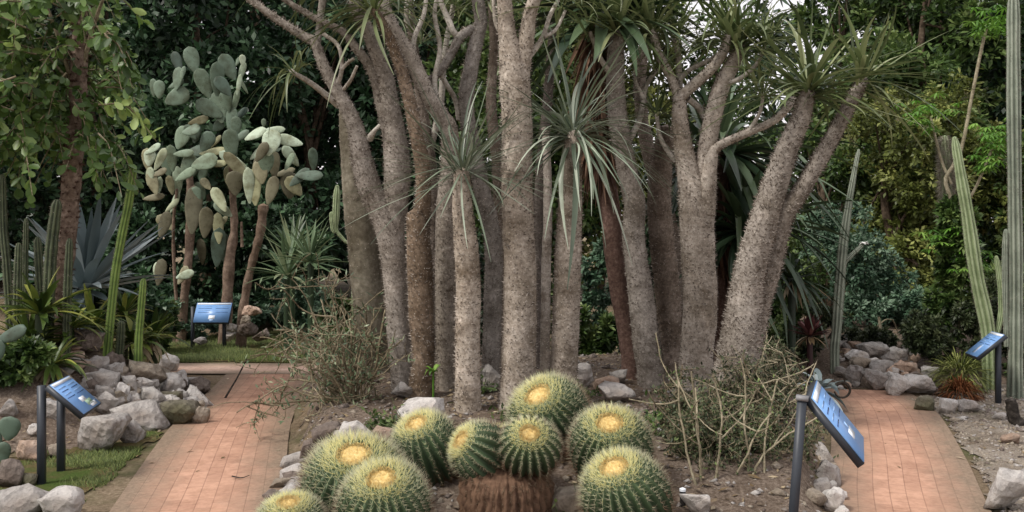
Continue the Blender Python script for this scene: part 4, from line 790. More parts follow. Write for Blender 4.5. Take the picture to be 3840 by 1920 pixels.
def tree(name, label, cat, x, d, top, bot, half, mat, n, leaf=(.13, .06), seed=0, group=None, trunk=True, nb=9, depth=None, flat=.5, oval=False):
    """a tree or bush at photo column x, distance d, foliage between two photo rows"""
    rs = np.random.default_rng(seed + 100); X = (x - 1920) * d / F; zt = EYE - (top - HZ) * d / F; zb = max(EYE - (bot - HZ) * d / F, gz(X, d) + .02); w = half * d / F; dp = w if depth is None else depth
    g = gz(X, d); root = empty(name, (X, d, g), label, cat, group); blobs = []
    for i in range(nb):
        fz = (i + .5) / nb; z = zb + (zt - zb) * (fz * .85 + .08); wid = w * math.sin(math.pi * min(max(fz * .8 + .14, .12), .9)) ** .6; a = rs.uniform(0, 6.28)
        blobs.append((np.array([X + wid * .55 * math.cos(a), d + dp * .5 * math.sin(a), z]), np.array([wid * rs.uniform(.45, .75), dp * .55, (zt - zb) / nb * rs.uniform(1.0, 1.7)])))
    mb = MB()
    if trunk:
        h = zb + (zt - zb) * .75; p = np.array([[X, d, g - .1], [X + .03 * h, d, g + (h - g) * .4], [X - .02 * h, d, g + (h - g) * .7], [X, d, h]]); c = spline(np.column_stack([p, [.05 * w + .06, .05 * w + .04, .03 * w + .03, .02]]), 18); tube(mb, c[:, :3], c[:, 3], 9, 0, .05)
        for b in blobs: k = rs.integers(5, 15); q = spline(np.array([c[k, :3], (c[k, :3] + b[0]) / 2 + [0, 0, .1], b[0]]), 8); tube(mb, q, np.linspace(c[k, 3] * .5, .012, 8), 6, 0)
        mb.build('trunk', M['wood'], root, smooth=True)
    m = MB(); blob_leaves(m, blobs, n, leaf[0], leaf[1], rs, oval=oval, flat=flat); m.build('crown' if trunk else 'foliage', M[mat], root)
    return root
BT = 'dark trees behind the prickly pears'
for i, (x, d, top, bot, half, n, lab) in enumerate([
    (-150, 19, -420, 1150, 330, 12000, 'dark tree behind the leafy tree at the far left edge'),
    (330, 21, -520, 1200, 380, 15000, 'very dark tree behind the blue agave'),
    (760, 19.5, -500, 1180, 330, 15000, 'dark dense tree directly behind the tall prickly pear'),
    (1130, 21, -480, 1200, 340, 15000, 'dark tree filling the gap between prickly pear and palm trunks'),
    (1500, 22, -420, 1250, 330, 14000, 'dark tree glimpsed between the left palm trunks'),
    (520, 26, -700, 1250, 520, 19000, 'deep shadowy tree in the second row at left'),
    (1000, 27, -700, 1250, 560, 19000, 'deep shadowy tree in the second row behind the pads coloured as lit from above'),
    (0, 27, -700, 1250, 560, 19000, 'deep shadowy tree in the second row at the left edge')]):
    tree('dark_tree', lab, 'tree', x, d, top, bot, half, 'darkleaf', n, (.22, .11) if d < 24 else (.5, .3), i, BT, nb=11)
CT = 'trees behind the palm trunks'
for i, (x, d, top, bot, half, mat, n, lab) in enumerate([
    (1950, 20, -350, 1300, 340, 'midleaf', 20000, 'green tree behind the middle palm trunks'),
    (2240, 22, -300, 1300, 330, 'olive', 15000, 'yellow-green tree glowing behind the shaggy aloe'),
    (2560, 24, 560, 1300, 330, 'midleaf', 9000, 'low green tree behind the massive pale trunk'),
    (2700, 23, -60, 900, 350, 'midleaf', 7600, 'thin open tree with white sky showing through its leaves'),
    (1700, 27, -700, 1250, 460, 'darkleaf', 12000, 'deep shadowy tree in the second row behind the left palm trunks'),
    (2120, 28, -700, 1250, 230, 'darkleaf', 9000, 'deep shadowy tree in the second row behind the shaggy aloe'),
    (2950, 26, 620, 1300, 380, 'midleaf', 9000, 'low dark tree under the open sky gap')]):
    tree('background_tree', lab, 'tree', x, d, top, bot, half, mat, n, (.19, .09) if d < 26.5 else (.42, .24), 30 + i, CT, nb=10)
RT = 'trees and tall bushes behind the right bed'
for i, (x, d, top, bot, half, mat, n, lf, lab) in enumerate([
    (3180, 20, -300, 700, 230, 'midleaf', 9000, (.2, .09), 'dark glossy tree behind the right leaf heads'),
    (3480, 18.5, -420, 800, 330, 'midleaf', 14000, (.2, .09), 'tall glossy tree high at right with a small sky hole'),
    (3850, 19, -420, 1250, 300, 'darkleaf', 12000, (.2, .09), 'dark tree behind the tall grey column at the right edge'),
    (3330, 16.5, 330, 1150, 250, 'olive', 14000, (.11, .06), 'olive tree with small yellowish leaves behind the flowering column'),
    (3560, 17, 300, 1150, 240, 'olive', 12000, (.11, .06), 'olive tree with brownish patches behind the bowing pale column'),
    (3100, 18, 420, 1200, 200, 'midleaf', 9000, (.14, .07), 'green tree behind the leaning trunk'),
    (3780, 16.5, 480, 1250, 200, 'midleaf', 9000, (.14, .07), 'green tree low behind the right-edge columns'),
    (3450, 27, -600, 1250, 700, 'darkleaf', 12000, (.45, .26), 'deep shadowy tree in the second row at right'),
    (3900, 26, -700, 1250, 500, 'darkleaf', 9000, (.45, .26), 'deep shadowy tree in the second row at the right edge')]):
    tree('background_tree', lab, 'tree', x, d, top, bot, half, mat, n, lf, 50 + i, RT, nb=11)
for i, (x, d, top, bot, half, mat, n, lf, lab) in enumerate([
    (3300, 13.6, 880, 1270, 210, 'blueleaf', 9000, (.075, .04), 'rounded blue-green bush beyond the right rocks'),
    (3150, 14.4, 760, 1000, 150, 'blueleaf', 5000, (.075, .04), 'higher blue-green bush behind the grey-green flowering column'),
    (3480, 13.4, 1080, 1320, 170, 'blueleaf', 5000, (.075, .04), 'lower blue-green bush left of the right sign'),
    (3680, 13.6, 1000, 1380, 170, 'midleaf', 6000, (.10, .03), 'weedy green bush behind the right sign'),
    (3420, 14.6, 1120, 1300, 260, 'midleaf', 9000, (.10, .04), 'long low green thicket behind the dry stalks'),
    (3575, 11.9, 760, 1280, 90, 'midleaf', 5000, (.12, .05), 'green bush covering the foot of the grey-haired column'),
    (3830, 12.4, 1120, 1420, 130, 'midleaf', 6000, (.09, .035), 'weedy bush behind the tall grey column'),
    (3060, 12.0, 1130, 1330, 90, 'hedge', 3500, (.07, .03), 'dull green bush behind the red rosette'),
    (3490, 11.7, 1170, 1330, 120, 'hedge', 5000, (.07, .03), 'dull green scrub left of the bowing pale column'),
    (3700, 11.6, 1080, 1370, 110, 'hedge', 5500, (.07, .03), 'tangled green scrub at the foot of the bowing pale column'),
    (3860, 11.5, 1020, 1420, 110, 'midleaf', 5500, (.08, .03), 'green scrub at the right edge behind the tall grey column'),
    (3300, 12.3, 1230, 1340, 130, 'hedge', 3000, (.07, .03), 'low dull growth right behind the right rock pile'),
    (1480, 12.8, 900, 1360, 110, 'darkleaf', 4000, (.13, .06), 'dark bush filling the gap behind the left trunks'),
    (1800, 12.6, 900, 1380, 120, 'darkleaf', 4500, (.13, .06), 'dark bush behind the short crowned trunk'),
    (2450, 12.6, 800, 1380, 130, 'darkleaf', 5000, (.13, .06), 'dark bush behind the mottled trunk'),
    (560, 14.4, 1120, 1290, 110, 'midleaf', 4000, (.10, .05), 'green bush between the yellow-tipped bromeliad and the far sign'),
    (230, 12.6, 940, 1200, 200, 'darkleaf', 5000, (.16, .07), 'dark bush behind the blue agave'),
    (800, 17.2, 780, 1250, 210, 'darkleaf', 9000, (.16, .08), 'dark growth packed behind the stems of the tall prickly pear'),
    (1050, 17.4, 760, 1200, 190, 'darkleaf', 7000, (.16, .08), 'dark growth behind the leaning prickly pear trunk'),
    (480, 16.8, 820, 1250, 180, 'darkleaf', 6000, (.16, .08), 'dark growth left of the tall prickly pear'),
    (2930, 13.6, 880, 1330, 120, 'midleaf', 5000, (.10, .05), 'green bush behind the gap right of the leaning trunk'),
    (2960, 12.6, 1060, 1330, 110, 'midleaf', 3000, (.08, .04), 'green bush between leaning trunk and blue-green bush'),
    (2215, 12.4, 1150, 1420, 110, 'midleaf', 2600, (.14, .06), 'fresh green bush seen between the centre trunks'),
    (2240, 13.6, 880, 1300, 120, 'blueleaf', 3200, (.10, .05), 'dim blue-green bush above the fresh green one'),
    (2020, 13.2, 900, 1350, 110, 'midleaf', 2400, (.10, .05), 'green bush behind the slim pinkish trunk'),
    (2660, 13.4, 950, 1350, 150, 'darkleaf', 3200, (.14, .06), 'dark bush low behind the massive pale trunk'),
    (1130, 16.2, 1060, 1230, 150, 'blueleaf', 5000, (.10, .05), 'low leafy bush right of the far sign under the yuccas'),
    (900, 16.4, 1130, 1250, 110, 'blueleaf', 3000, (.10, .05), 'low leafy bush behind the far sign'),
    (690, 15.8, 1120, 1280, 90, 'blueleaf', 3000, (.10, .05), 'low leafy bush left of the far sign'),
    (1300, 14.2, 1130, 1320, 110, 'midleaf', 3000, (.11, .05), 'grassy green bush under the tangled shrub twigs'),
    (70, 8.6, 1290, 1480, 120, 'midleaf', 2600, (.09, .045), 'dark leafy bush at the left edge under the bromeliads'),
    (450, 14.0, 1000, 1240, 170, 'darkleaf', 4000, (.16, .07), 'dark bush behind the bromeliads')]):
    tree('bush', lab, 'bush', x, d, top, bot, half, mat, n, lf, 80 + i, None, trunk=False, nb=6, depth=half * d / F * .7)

# palmate bright green plant at right
def palmate():
    d = 12.0; root = empty('palmate_plant', at(3590, 1200, d), 'bright green palmate-leaved plant on a thin pale zigzag stem at right', 'plant'); mb = MB()
    for st in ([(3600, 1250, 8), (3590, 842, 8), (3568, 753, 8), (3545, 675, 7), (3575, 619, 7), (3609, 544, 7), (3642, 373, 6), (3683, 171, 6), (3700, 110, 5)], [(3568, 690, 5), (3530, 600, 5), (3490, 440, 4)], [(3600, 800, 6), (3660, 700, 5), (3720, 560, 5)], [(3592, 900, 5), (3560, 860, 4)]):
        c = spline(np.array([[*at(s[0], s[1], d), s[2] * d / F] for s in st]), 24); tube(mb, c[:, :3], c[:, 3], 7, 0)
    mb.build('stem', M['twigpale'], root, smooth=True); rs = np.random.default_rng(5); m = MB()
    for x, y, w, h, k in ((3720, 90, 80, 75, 34), (3480, 420, 85, 55, 30), (3730, 520, 110, 80, 44), (3570, 900, 95, 75, 36), (3700, 600, 60, 40, 16), (3640, 985, 70, 60, 20)):
        for _ in range(k):
            c = at(x + rs.normal(0, w * .5), y + rs.normal(0, h * .5), d + rs.normal(0, .25)); n = 8; a = np.linspace(-2.2, 2.2, n) + rs.uniform(0, 6.28)
            straps(m, np.repeat(c[None], n, 0), np.column_stack([np.cos(a), np.sin(a), rs.normal(-.1, .15, n)]), rs.uniform(.1, .2), .03, rs.uniform(.2, .8), 4, 0, .2, 'lance', var=np.clip(rs.normal(.5, .25), 0, 1), rs=rs)
    m.build('foliage', M['lime'], root)
palmate()

# leafy tree at the left with spined trunk and hanging twigs of oval leaves
def left_tree():
    d = 10.2; b = at(215, 1230, d); root = empty('leafy_tree', (b[0], d, gz(b[0], d)), 'left tree with brown spined trunk and hanging twigs of oval green leaves', 'tree'); rs = np.random.default_rng(21)
    mb = MB(); rows = np.array([[*at(s[0], s[1], d), s[2] * d / F] for s in [(212, 1260, 32), (225, 1100, 31), (246, 954, 32), (257, 820, 34), (267, 670, 35), (281, 520, 34), (290, 373, 32), (300, 200, 30), (310, 40, 27), (320, -150, 22), (330, -350, 16)]]); c = spline(rows, 70); p, r = c[:, :3], c[:, 3]
    p = np.vstack([[p[0, 0], d, gz(p[0, 0], d) - .1], p]); r = np.concatenate([[r[0] * 1.15], r]); tube(mb, p, r, 14, 0, .06)
    k = 620; i = rs.integers(2, len(p), k); a = rs.uniform(0, 6.28, k); o = np.column_stack([np.cos(a), np.sin(a), np.zeros(k)]); ce = p[i] + o * r[i][:, None]
    hi = (p[i, 2] > 2.6).astype(float)
    for _ in range(7): spikes(mb, ce, o + rs.normal(0, .6, (k, 3)), rs.uniform(.02, .05, k) * (1 + 1.0 * hi), .003, 1, rs.random(k))
    tw = MB(); m = MB(); P = []; D = []; N = []; V = []
    for j in range(330):
        sx, sy = rs.uniform(-170, 400), rs.uniform(-200, 560)
        if sx > 330 and sy < 60: sx -= 90
        dd = d + rs.normal(0, .75); dd = dd + (.7 if 180 < sx < 360 and sy > 160 else 0); s = at(sx, sy, dd); di = 1 if sx > 250 else -1
        if rs.random() < .25: di = -di
        e = s + np.array([di * rs.uniform(.15, .6), rs.normal(-.15, .3), -rs.uniform(.15, .75)]); q = spline(np.array([s, (s + e) / 2 + [0, 0, .16], e]), 14)
        tube(tw, q, np.linspace(.010, .004, 14), 5, 0); lv = np.clip(rs.normal(.45, .2), 0, 1)
        t = nrm(np.gradient(q, axis=0))
        for i in range(1, 14):
            for _ in range(rs.integers(1, 3)):
                P.append(q[i] + rs.normal(0, .01, 3)); D.append(t[i] * .5 + rs.normal(0, .6, 3) + [0, 0, -.25]); N.append(rs.normal(0, .5, 3) + [0, -.7, .6]); V.append(np.clip(lv + rs.normal(0, .18), 0, 1))
    for (x0, y0), (x1, y1), w in (((292, 380), (110, -120), .03), ((296, 300), (430, -100), .03), ((285, 470), (140, 640), .014), ((288, 440), (400, 560), .012), ((283, 330), (50, 160), .018), ((300, 180), (470, 150), .018)):
        q = spline(np.array([at(x0, y0, d), at((x0 + x1) / 2, (y0 + y1) / 2 - 40, d - .1), at(x1, y1, d - .2)]), 14); tube(tw, q, np.linspace(w, w * .4, 14), 7, 0)
    k = len(P); leaves(tw, np.array(P), np.array(D), np.array(N), rs.uniform(.08, .17, k), rs.uniform(.05, .09, k), 1, np.array(V), True, rs)
    mb.build('trunk', [M['pbark'], M['pspine']], root, smooth=True); tw.build('crown', [M['twig'], M['perk']], root)
left_tree()

def left_pads():
    d = 7.4; c = at(30, 1660, d); root = empty('prickly_pear', (c[0], d, gz(c[0], d)), 'low prickly pear with big dark green pad at the left edge by the near sign', 'cactus')
    for x, y, L, W, a, dd in ((36, 1606, 92, 82, 8, 0), (-25, 1650, 100, 70, -20, .1), (10, 1700, 90, 60, 10, .05)):
        mb = MB(); k = (d + dd) / F; pad_mesh(mb, at(x, y, d + dd), (math.sin(R(a)), 0, math.cos(R(a))), (.1, -1, .2), L * k, W * k, .02, .14); mb.build('pad', PAD, root, smooth=True)
    d = 8.1; c = at(40, 1255, d); root = empty('prickly_pear', (c[0], d, gz(c[0], d)), 'leaning dark grey-green pad at the left edge in front of the bromeliads', 'cactus')
    for x, y, L, W, a in ((45, 1255, 130, 62, 68), (-20, 1330, 130, 70, 30), (-40, 1430, 120, 70, 5)):
        mb = MB(); k = d / F; pad_mesh(mb, at(x, y, d), (math.sin(R(a)), -.1, math.cos(R(a))), (.1, -1, .5), L * k, W * k, .02, .06); mb.build('pad', PAD, root, smooth=True)
left_pads()

# ------------------------------------------------------------------ rocks
def shard(seed, n):
    """a fractured block: hull of a few points, subdivided and roughened"""
    import bmesh
    rs = np.random.default_rng(seed); p = nrm(rs.normal(0, 1, (n + 6, 3))) * rs.uniform(.75, 1, (n + 6, 1)); p[:, 2] *= .8
    p = np.sign(p) * np.abs(p) ** .8
    bm = bmesh.new()
    for q in p: bm.verts.new(q)
    g = bmesh.ops.convex_hull(bm, input=bm.verts); bmesh.ops.delete(bm, geom=[e for e in set(g['geom_interior']) if isinstance(e, bmesh.types.BMVert)], context='VERTS')
    bmesh.ops.subdivide_edges(bm, edges=bm.edges[:], cuts=3, use_grid_fill=True); bmesh.ops.triangulate(bm, faces=bm.faces[:])
    bmesh.ops.smooth_vert(bm, verts=bm.verts[:], factor=.06, use_axis_x=True, use_axis_y=True, use_axis_z=True)
    bm.verts.index_update(); v = np.array([q.co for q in bm.verts]); f = np.array([[q.index for q in t.verts] for t in bm.faces]); bm.free()
    k = seed * 1.7
    v = v + .10 * (np.stack([vnoise(v[:, 0] * 3 + k, v[:, 1] * 3 + v[:, 2] * 2.3, a) for a in range(3)], 1) - .5) + .06 * (np.stack([vnoise(v[:, 0] * 8 + k, v[:, 1] * 8 + v[:, 2] * 7, a + 5) for a in range(3)], 1) - .5)
    return v, f
def rock(label, x, yb, w, h, mat, seed, tilt=0, flat=.75, d=None, group=None, lift=0.0, cuts=9):
    """a stone whose foot shows at photo (x, yb), w by h photo px"""
    rs = np.random.default_rng(seed); c = hit(x, yb) if d is None else at(x, yb, d); dd = c[1]; W = w * dd / F; Hh = h * dd / F
    v, faces = shard(seed, cuts)
    v = v - (v.max(0) + v.min(0)) / 2; ex = (v.max(0) - v.min(0)) / 2; a = R(tilt); k = math.cos(a)
    v = v / ex * [W / 2, W / 2 * flat, Hh / 2]
    v = np.column_stack([v[:, 0] * math.cos(a) + v[:, 2] * math.sin(a), v[:, 1], -v[:, 0] * math.sin(a) + v[:, 2] * math.cos(a)])
    ctr = np.array([c[0], dd + W * .2, c[2] + Hh * .44 + lift]); mb = MB(); mb.add(v + ctr, faces)
    o = mb.build('rock', M[mat], None, False, ctr); return tag(o, label, 'rock', group)
RK = 'rocks of the left rock pile'
Z = lambda zx, zy, w, h: (zx / 1.894, 1240 + (zy + h / 2) / 1.894, w / 1.894, h / 1.894)
for i, (zx, zy, w, h, mat, tl, lab) in enumerate([
    (560, 75, 260, 160, 'rockb', 0, 'rounded brown-grey boulder at the top of the left pile below the bromeliads'),
    (490, 125, 190, 50, 'rocko', -5, 'uppermost thin orange slab at the left of the pile'),
    (500, 185, 180, 70, 'rocko', 5, 'thick orange slab in the middle of the three orange ones'),
    (500, 245, 200, 70, 'rocko', 0, 'lowest orange-tan slab just above the near left sign'),
    (690, 235, 150, 120, 'rockg', 20, 'grey stone right of the orange slabs'),
    (770, 215, 110, 130, 'rockb', 0, 'tall grey-brown oval stone at the top middle of the left pile'),
    (840, 215, 80, 90, 'rockb', 0, 'small brownish stone below the dim stubby column'),
    (805, 290, 100, 110, 'rockg', 0, 'grey stone wedged under the tall grey-brown oval one'),
    (700, 350, 210, 120, 'rockg', 10, 'wide speckled grey stone right of the near left sign top'),
    (1000, 320, 250, 150, 'rockt', 18, 'large flat tan-grey boulder in the upper middle of the left pile'),
    (925, 385, 100, 145, 'rockw', -15, 'pale upright egg-shaped stone in the pile'),
    (850, 445, 120, 140, 'rockw', 0, 'pale rounded stone left of the egg-shaped one'),
    (730, 455, 140, 130, 'rockg', 0, 'grey lump directly right of the blue sign panel'),
    (750, 530, 130, 150, 'rockg', 30, 'shaded grey stone below the lump by the sign panel'),
    (1050, 480, 180, 140, 'rockw', 20, 'square flat-faced pale block in the middle of the pile'),
    (1185, 390, 170, 150, 'rockw', 0, 'whitest chunky stone at the right of the pile'),
    (1205, 480, 140, 90, 'rockm', 0, 'lichen-grey stone under the whitest chunky one'),
    (1100, 295, 200, 75, 'rockt', 22, 'tan slab lying slanted at the top right of the pile'),
    (1190, 235, 120, 120, 'rockw', 30, 'pale jagged stone nearest the crossing path'),
    (1285, 355, 110, 120, 'rockw', 25, 'pale leaning stone behind the long slanted slab'),
    (1410, 385, 140, 110, 'rockb', 0, 'separate brown rounded boulder beside the brick path'),
    (1395, 490, 230, 90, 'rockw', 42, 'long pale slab slanting down at the right end of the pile'),
    (1420, 605, 100, 115, 'rockt', 20, 'small pale slab lowest at the path end of the pile'),
    (985, 605, 350, 180, 'rockg', 6, 'large pointed flat grey boulder overhanging the grass'),
    (655, 740, 370, 240, 'rockg', -12, 'largest diamond-shaped grey slab lying on the grass'),
    (900, 715, 210, 160, 'rockw', 25, 'pale angular stone right of the diamond-shaped slab'),
    (1240, 585, 260, 160, 'rockm', 0, 'dark mossy stone beneath the lichen-grey one'),
    (365, 570, 150, 150, 'rockw', 0, 'pale stone seen between the posts of the near left sign'),
    (235, 705, 110, 80, 'rockw', 0, 'small white stone left of the near sign posts'),
    (190, 860, 200, 130, 'rocko', 0, 'orange-tan stone below the big dark green pad'),
    (390, 850, 110, 110, 'rockt', 0, 'tan stone low behind the right post of the near sign'),
    (45, 560, 130, 130, 'rockg', 0, 'grey stone at the left edge above the dark green pad')]):
    x, yb, ww, hh = Z(zx, zy, w, h); rock(lab, x, yb + 3, ww * 1.10, hh * 1.15, mat, 200 + i, tl, .8, None, RK)
Zb = lambda zx, zy: (zx / 1.894, 1240 + zy / 1.894)
fr = np.random.default_rng(9)
for i in range(110):
    t = fr.random(); zx, zy = 470 + 900 * t + fr.normal(0, 60), 250 + 200 * t + fr.uniform(-60, 300) * (1 - .4 * t)
    x, yb = Zb(zx, zy); sz = fr.uniform(34, 74); rock('small filler stone wedged among the larger rocks of the left pile', x, yb, sz, sz * fr.uniform(.6, .95), ['rockw', 'rockg', 'rockg', 'rockt', 'rockb'][i % 5], 1500 + i, fr.uniform(-30, 30), .9, None, 'small filler stones of the left pile')
for i in range(60):
    x, yb = 3100 + fr.uniform(60, 780) / 1.789, 1200 + fr.uniform(200, 480) / 1.789
    sz = fr.uniform(24, 48); rock('small filler stone wedged among the larger rocks of the right pile', x, yb, sz, sz * fr.uniform(.6, .95), ['rockw', 'rockg', 'rocko', 'rockg'][i % 4], 1660 + i, fr.uniform(-30, 30), .9, None, 'small filler stones of the right pile')
for i in range(30):
    t = fr.random(); x, yb = 1240 - 190 * t + fr.normal(0, 14), 1630 + 270 * t + fr.normal(0, 8)
    sz = fr.uniform(30, 70); rock('small slaty filler stone between the edging stones at the left bed edge', x, yb, sz * 1.3, sz * .6, ['rockg', 'rockb', 'rockg', 'rockt'][i % 4], 1760 + i, fr.uniform(-25, 10), .9, None, 'small filler stones of the left bed edge')
for i in range(16):
    t = fr.random(); x, yb = 3080 + 60 * t + fr.normal(0, 14), 1690 + 240 * t
    sz = fr.uniform(30, 60); rock('small filler stone between the edging stones of the right path', x, yb, sz, sz * .7, ['rockg', 'rockw', 'rockt'][i % 3], 1860 + i, fr.uniform(-25, 25), .9, None, 'small filler stones of the right path edge')
FRG = 'foreground rocks at the lower left corner'
for i, (zx, zy, w, h, mat, tl, d, lab) in enumerate([
    (60, 1010, 200, 220, 'rockb', 0, 6.6, 'grey-brown boulder against the left edge beneath the pad'),
    (190, 1055, 140, 110, 'rockm', 0, 6.5, 'tan mossy stone at the foot of the near sign'),
    (120, 1210, 420, 240, 'rockg', 0, 6.0, 'big rough grey boulder in the lower left corner'),
    (400, 1230, 300, 260, 'rockw', 20, 6.1, 'big smooth pale slab right of the rough corner boulder')]):
    x, yb, ww, hh = Z(zx, zy, w, h); g = hit(x, yb); rock(lab, x, yb, ww, hh, mat, 260 + i, tl, .7, g[1], FRG)
Z = lambda zx, zy, w, h: (3100 + zx / 1.789, 1200 + (zy + h / 2) / 1.789, w / 1.789, h / 1.789)
RR = 'rocks of the right-hand pile'
for i, (zx, zy, w, h, mat, tl, lab) in enumerate([
    (325, 200, 210, 110, 'rockg', 12, 'dark grey slab at the top of the right pile'),
    (210, 240, 150, 75, 'rockw', 0, 'white stone below the orange stone at the left of the right pile'),
    (460, 245, 210, 110, 'rockw', -15, 'large white slab in the middle of the right pile'),
    (665, 240, 170, 85, 'rockw', 8, 'white stone at the upper right of the right pile'),
    (240, 290, 170, 75, 'rockt', 0, 'tan stone in the left part of the right pile'),
    (205, 375, 140, 135, 'rockg', 0, 'grey round stone at the lower left of the right pile'),
    (385, 315, 160, 85, 'rockg', 0, 'grey stone under the large white slab'),
    (350, 405, 170, 130, 'rockg', 0, 'pale grey stone in the bottom row beside the round one'),
    (480, 435, 170, 145, 'rockw', -20, 'sharp white angular stone at the head of the right path'),
    (640, 440, 230, 125, 'rockw', 5, 'broad whitish stone right of the sharp white one'),
    (525, 325, 170, 80, 'rocko', 0, 'pinkish tan stone in the centre of the right pile'),
    (590, 375, 95, 60, 'rockb', 0, 'small dark stone above the broad whitish one'),
    (715, 365, 125, 100, 'rockw', 0, 'pale stone at the right end of the right pile'),
    (710, 290, 210, 75, 'rockb', 5, 'long brown stone at the upper right of the right pile'),
    (665, 560, 140, 100, 'rockm', 0, 'grey-brown stone lying on the gravel below the right pile'),
    (110, 345, 85, 75, 'rockg', 0, 'small grey stone at the left end of the right pile'),
    (110, 150, 120, 60, 'rockw', 0, 'pale stone furthest back on the right pile'),
    (190, 170, 105, 55, 'rocko', 0, 'orange stone at the top of the right pile'),
    (830, 580, 120, 100, 'rockw', 0, 'pale pointed stone under the rusty grass clump'),
    (965, 575, 150, 90, 'rockg', 0, 'low grey stone between the rusty grass and the sign post'),
    (1250, 1150, 260, 290, 'rockw', 15, 'large whitish boulder at the lower right corner'),
    (1245, 795, 130, 75, 'rocko', 0, 'flat tan stone on the gravel by the charred stump'),
    (1180, 650, 100, 50, 'rockg', 0, 'small grey stone half buried in the gravel near the sign')]):
    x, yb, ww, hh = Z(zx, zy, w, h); rock(lab, x, yb + 2, ww * 1.06, hh * 1.12, mat, 300 + i, tl, .8, None, RR)
Z = lambda zx, zy, w, h: (2900 + zx / 2.384, 1380 + (zy + h / 2) / 2.384, w / 2.384, h / 2.384)
for i, (zx, zy, w, h, mat, tl, lab) in enumerate([
    (490, 800, 150, 150, 'rockg', 20, 'upper grey edging stone left of the right brick path'),
    (510, 960, 220, 200, 'rockg', 15, 'largest edging stone left of the right brick path'),
    (430, 1070, 170, 140, 'rockg', 0, 'dull edging stone behind the largest one by the right path'),
    (540, 1200, 170, 190, 'rockw', 0, 'palest edging stone low by the right path'),
    (390, 1170, 180, 120, 'rockt', 25, 'long tan edging stone right of the near right sign post'),
    (620, 1290, 130, 90, 'rockw', 0, 'white edging stone at the lower picture edge by the right path')]):
    x, yb, ww, hh = Z(zx, zy, w, h); rock(lab, x, yb + 4, ww * 1.2, hh * 1.25, mat, 340 + i, tl, .9, None, 'edging stones of the right path')
Z = lambda zx, zy, w, h: (950 + zx / 1.515, 1350 + (zy + h / 2) / 1.515, w / 1.515, h / 1.515)
for i, (zx, zy, w, h, mat, tl, lab) in enumerate([
    (575, 435, 190, 140, 'rockw', 0, 'white stone in the bed above the widest barrel cactus'),
    (960, 305, 220, 140, 'rockw', -25, 'pale stone in the bed left of the upright barrel cactus'),
    (1345, 115, 130, 135, 'rockg', 0, 'grey-violet stone between two front trunk bases'),
    (1880, 95, 100, 120, 'rockg', 0, 'grey stone right of the trunk behind the topmost barrel cactus'),
    (2060, 195, 190, 90, 'rockg', 12, 'flat grey stone right of the topmost barrel cactus'),
    (2010, 140, 125, 80, 'rocko', 0, 'pinkish stone behind the flat grey one'),
    (2075, 100, 95, 70, 'rockg', 0, 'small grey stone furthest back right of the topmost barrel cactus'),
    (405, 430, 160, 100, 'rockb', -20, 'brown edging stone under the tangled shrub'),
    (370, 490, 190, 85, 'rockb', -15, 'dark flat edging stone below the brown one at the left bed edge'),
    (235, 580, 180, 75, 'rockg', -15, 'slate-grey edging slab midway down the left bed edge'),
    (215, 640, 130, 60, 'rockg', -10, 'small grey edging slab beneath the slate-grey one'),
    (175, 700, 140, 50, 'rockt', -10, 'thin tan edging slab low on the left bed edge'),
    (205, 775, 150, 90, 'rockw', -20, 'whitish edging stone left of the widest barrel cactus'),
    (740, 435, 130, 75, 'rocko', 0, 'tan pink stone between the white stone and the upright cactus'),
    (120, 800, 130, 90, 'rockb', 0, 'brown edging stone lowest on the left bed edge'),
    (840, 180, 110, 80, 'rockg', 0, 'grey stone at the base of the leftmost front trunk'),
    (1800, 830, 230, 130, 'rockt', 0, 'tan boulder in front of the lowest right barrel cactus'),
    (2510, 830, 170, 110, 'rockw', 15, 'pale slab right of the black pipe')]):
    x, yb, ww, hh = Z(zx, zy, w, h); rock(lab, x, yb + 4, ww * 1.2, hh * 1.3, mat, 360 + i, tl, .9, None, 'stones of the central bed')
Z = lambda zx, zy, w, h: (700 + zx / 4.025, 1080 + (zy + h / 2) / 4.025, w / 4.025, h / 4.025)
for i, (zx, zy, w, h, mat, lab) in enumerate([
    (660, 595, 150, 120, 'rockw', 'pale stone right of the far sign, upper of two'), (665, 700, 150, 140, 'rockw', 'pale stone right of the far sign, lower of two'), (195, 800, 170, 110, 'rockw', 'white stone on the grass between the far sign posts'),
    (900, 630, 280, 200, 'rockb', 'dark brown boulder right of the far sign'), (1120, 710, 240, 180, 'rockb', 'pinkish-brown boulder right of the dark brown one'), (980, 345, 290, 150, 'rocko', 'tan rock on top of the heap right of the far sign'), (875, 490, 150, 160, 'rockt', 'tan rock below the topmost tan one by the far sign')]):
    x, yb, ww, hh = Z(zx, zy, w, h); rock(lab, x, yb, ww * 1.1, hh * 1.1, mat, 400 + i, 0, .8, 14.9 + .1 * (i == 5), 'rocks by the far sign')

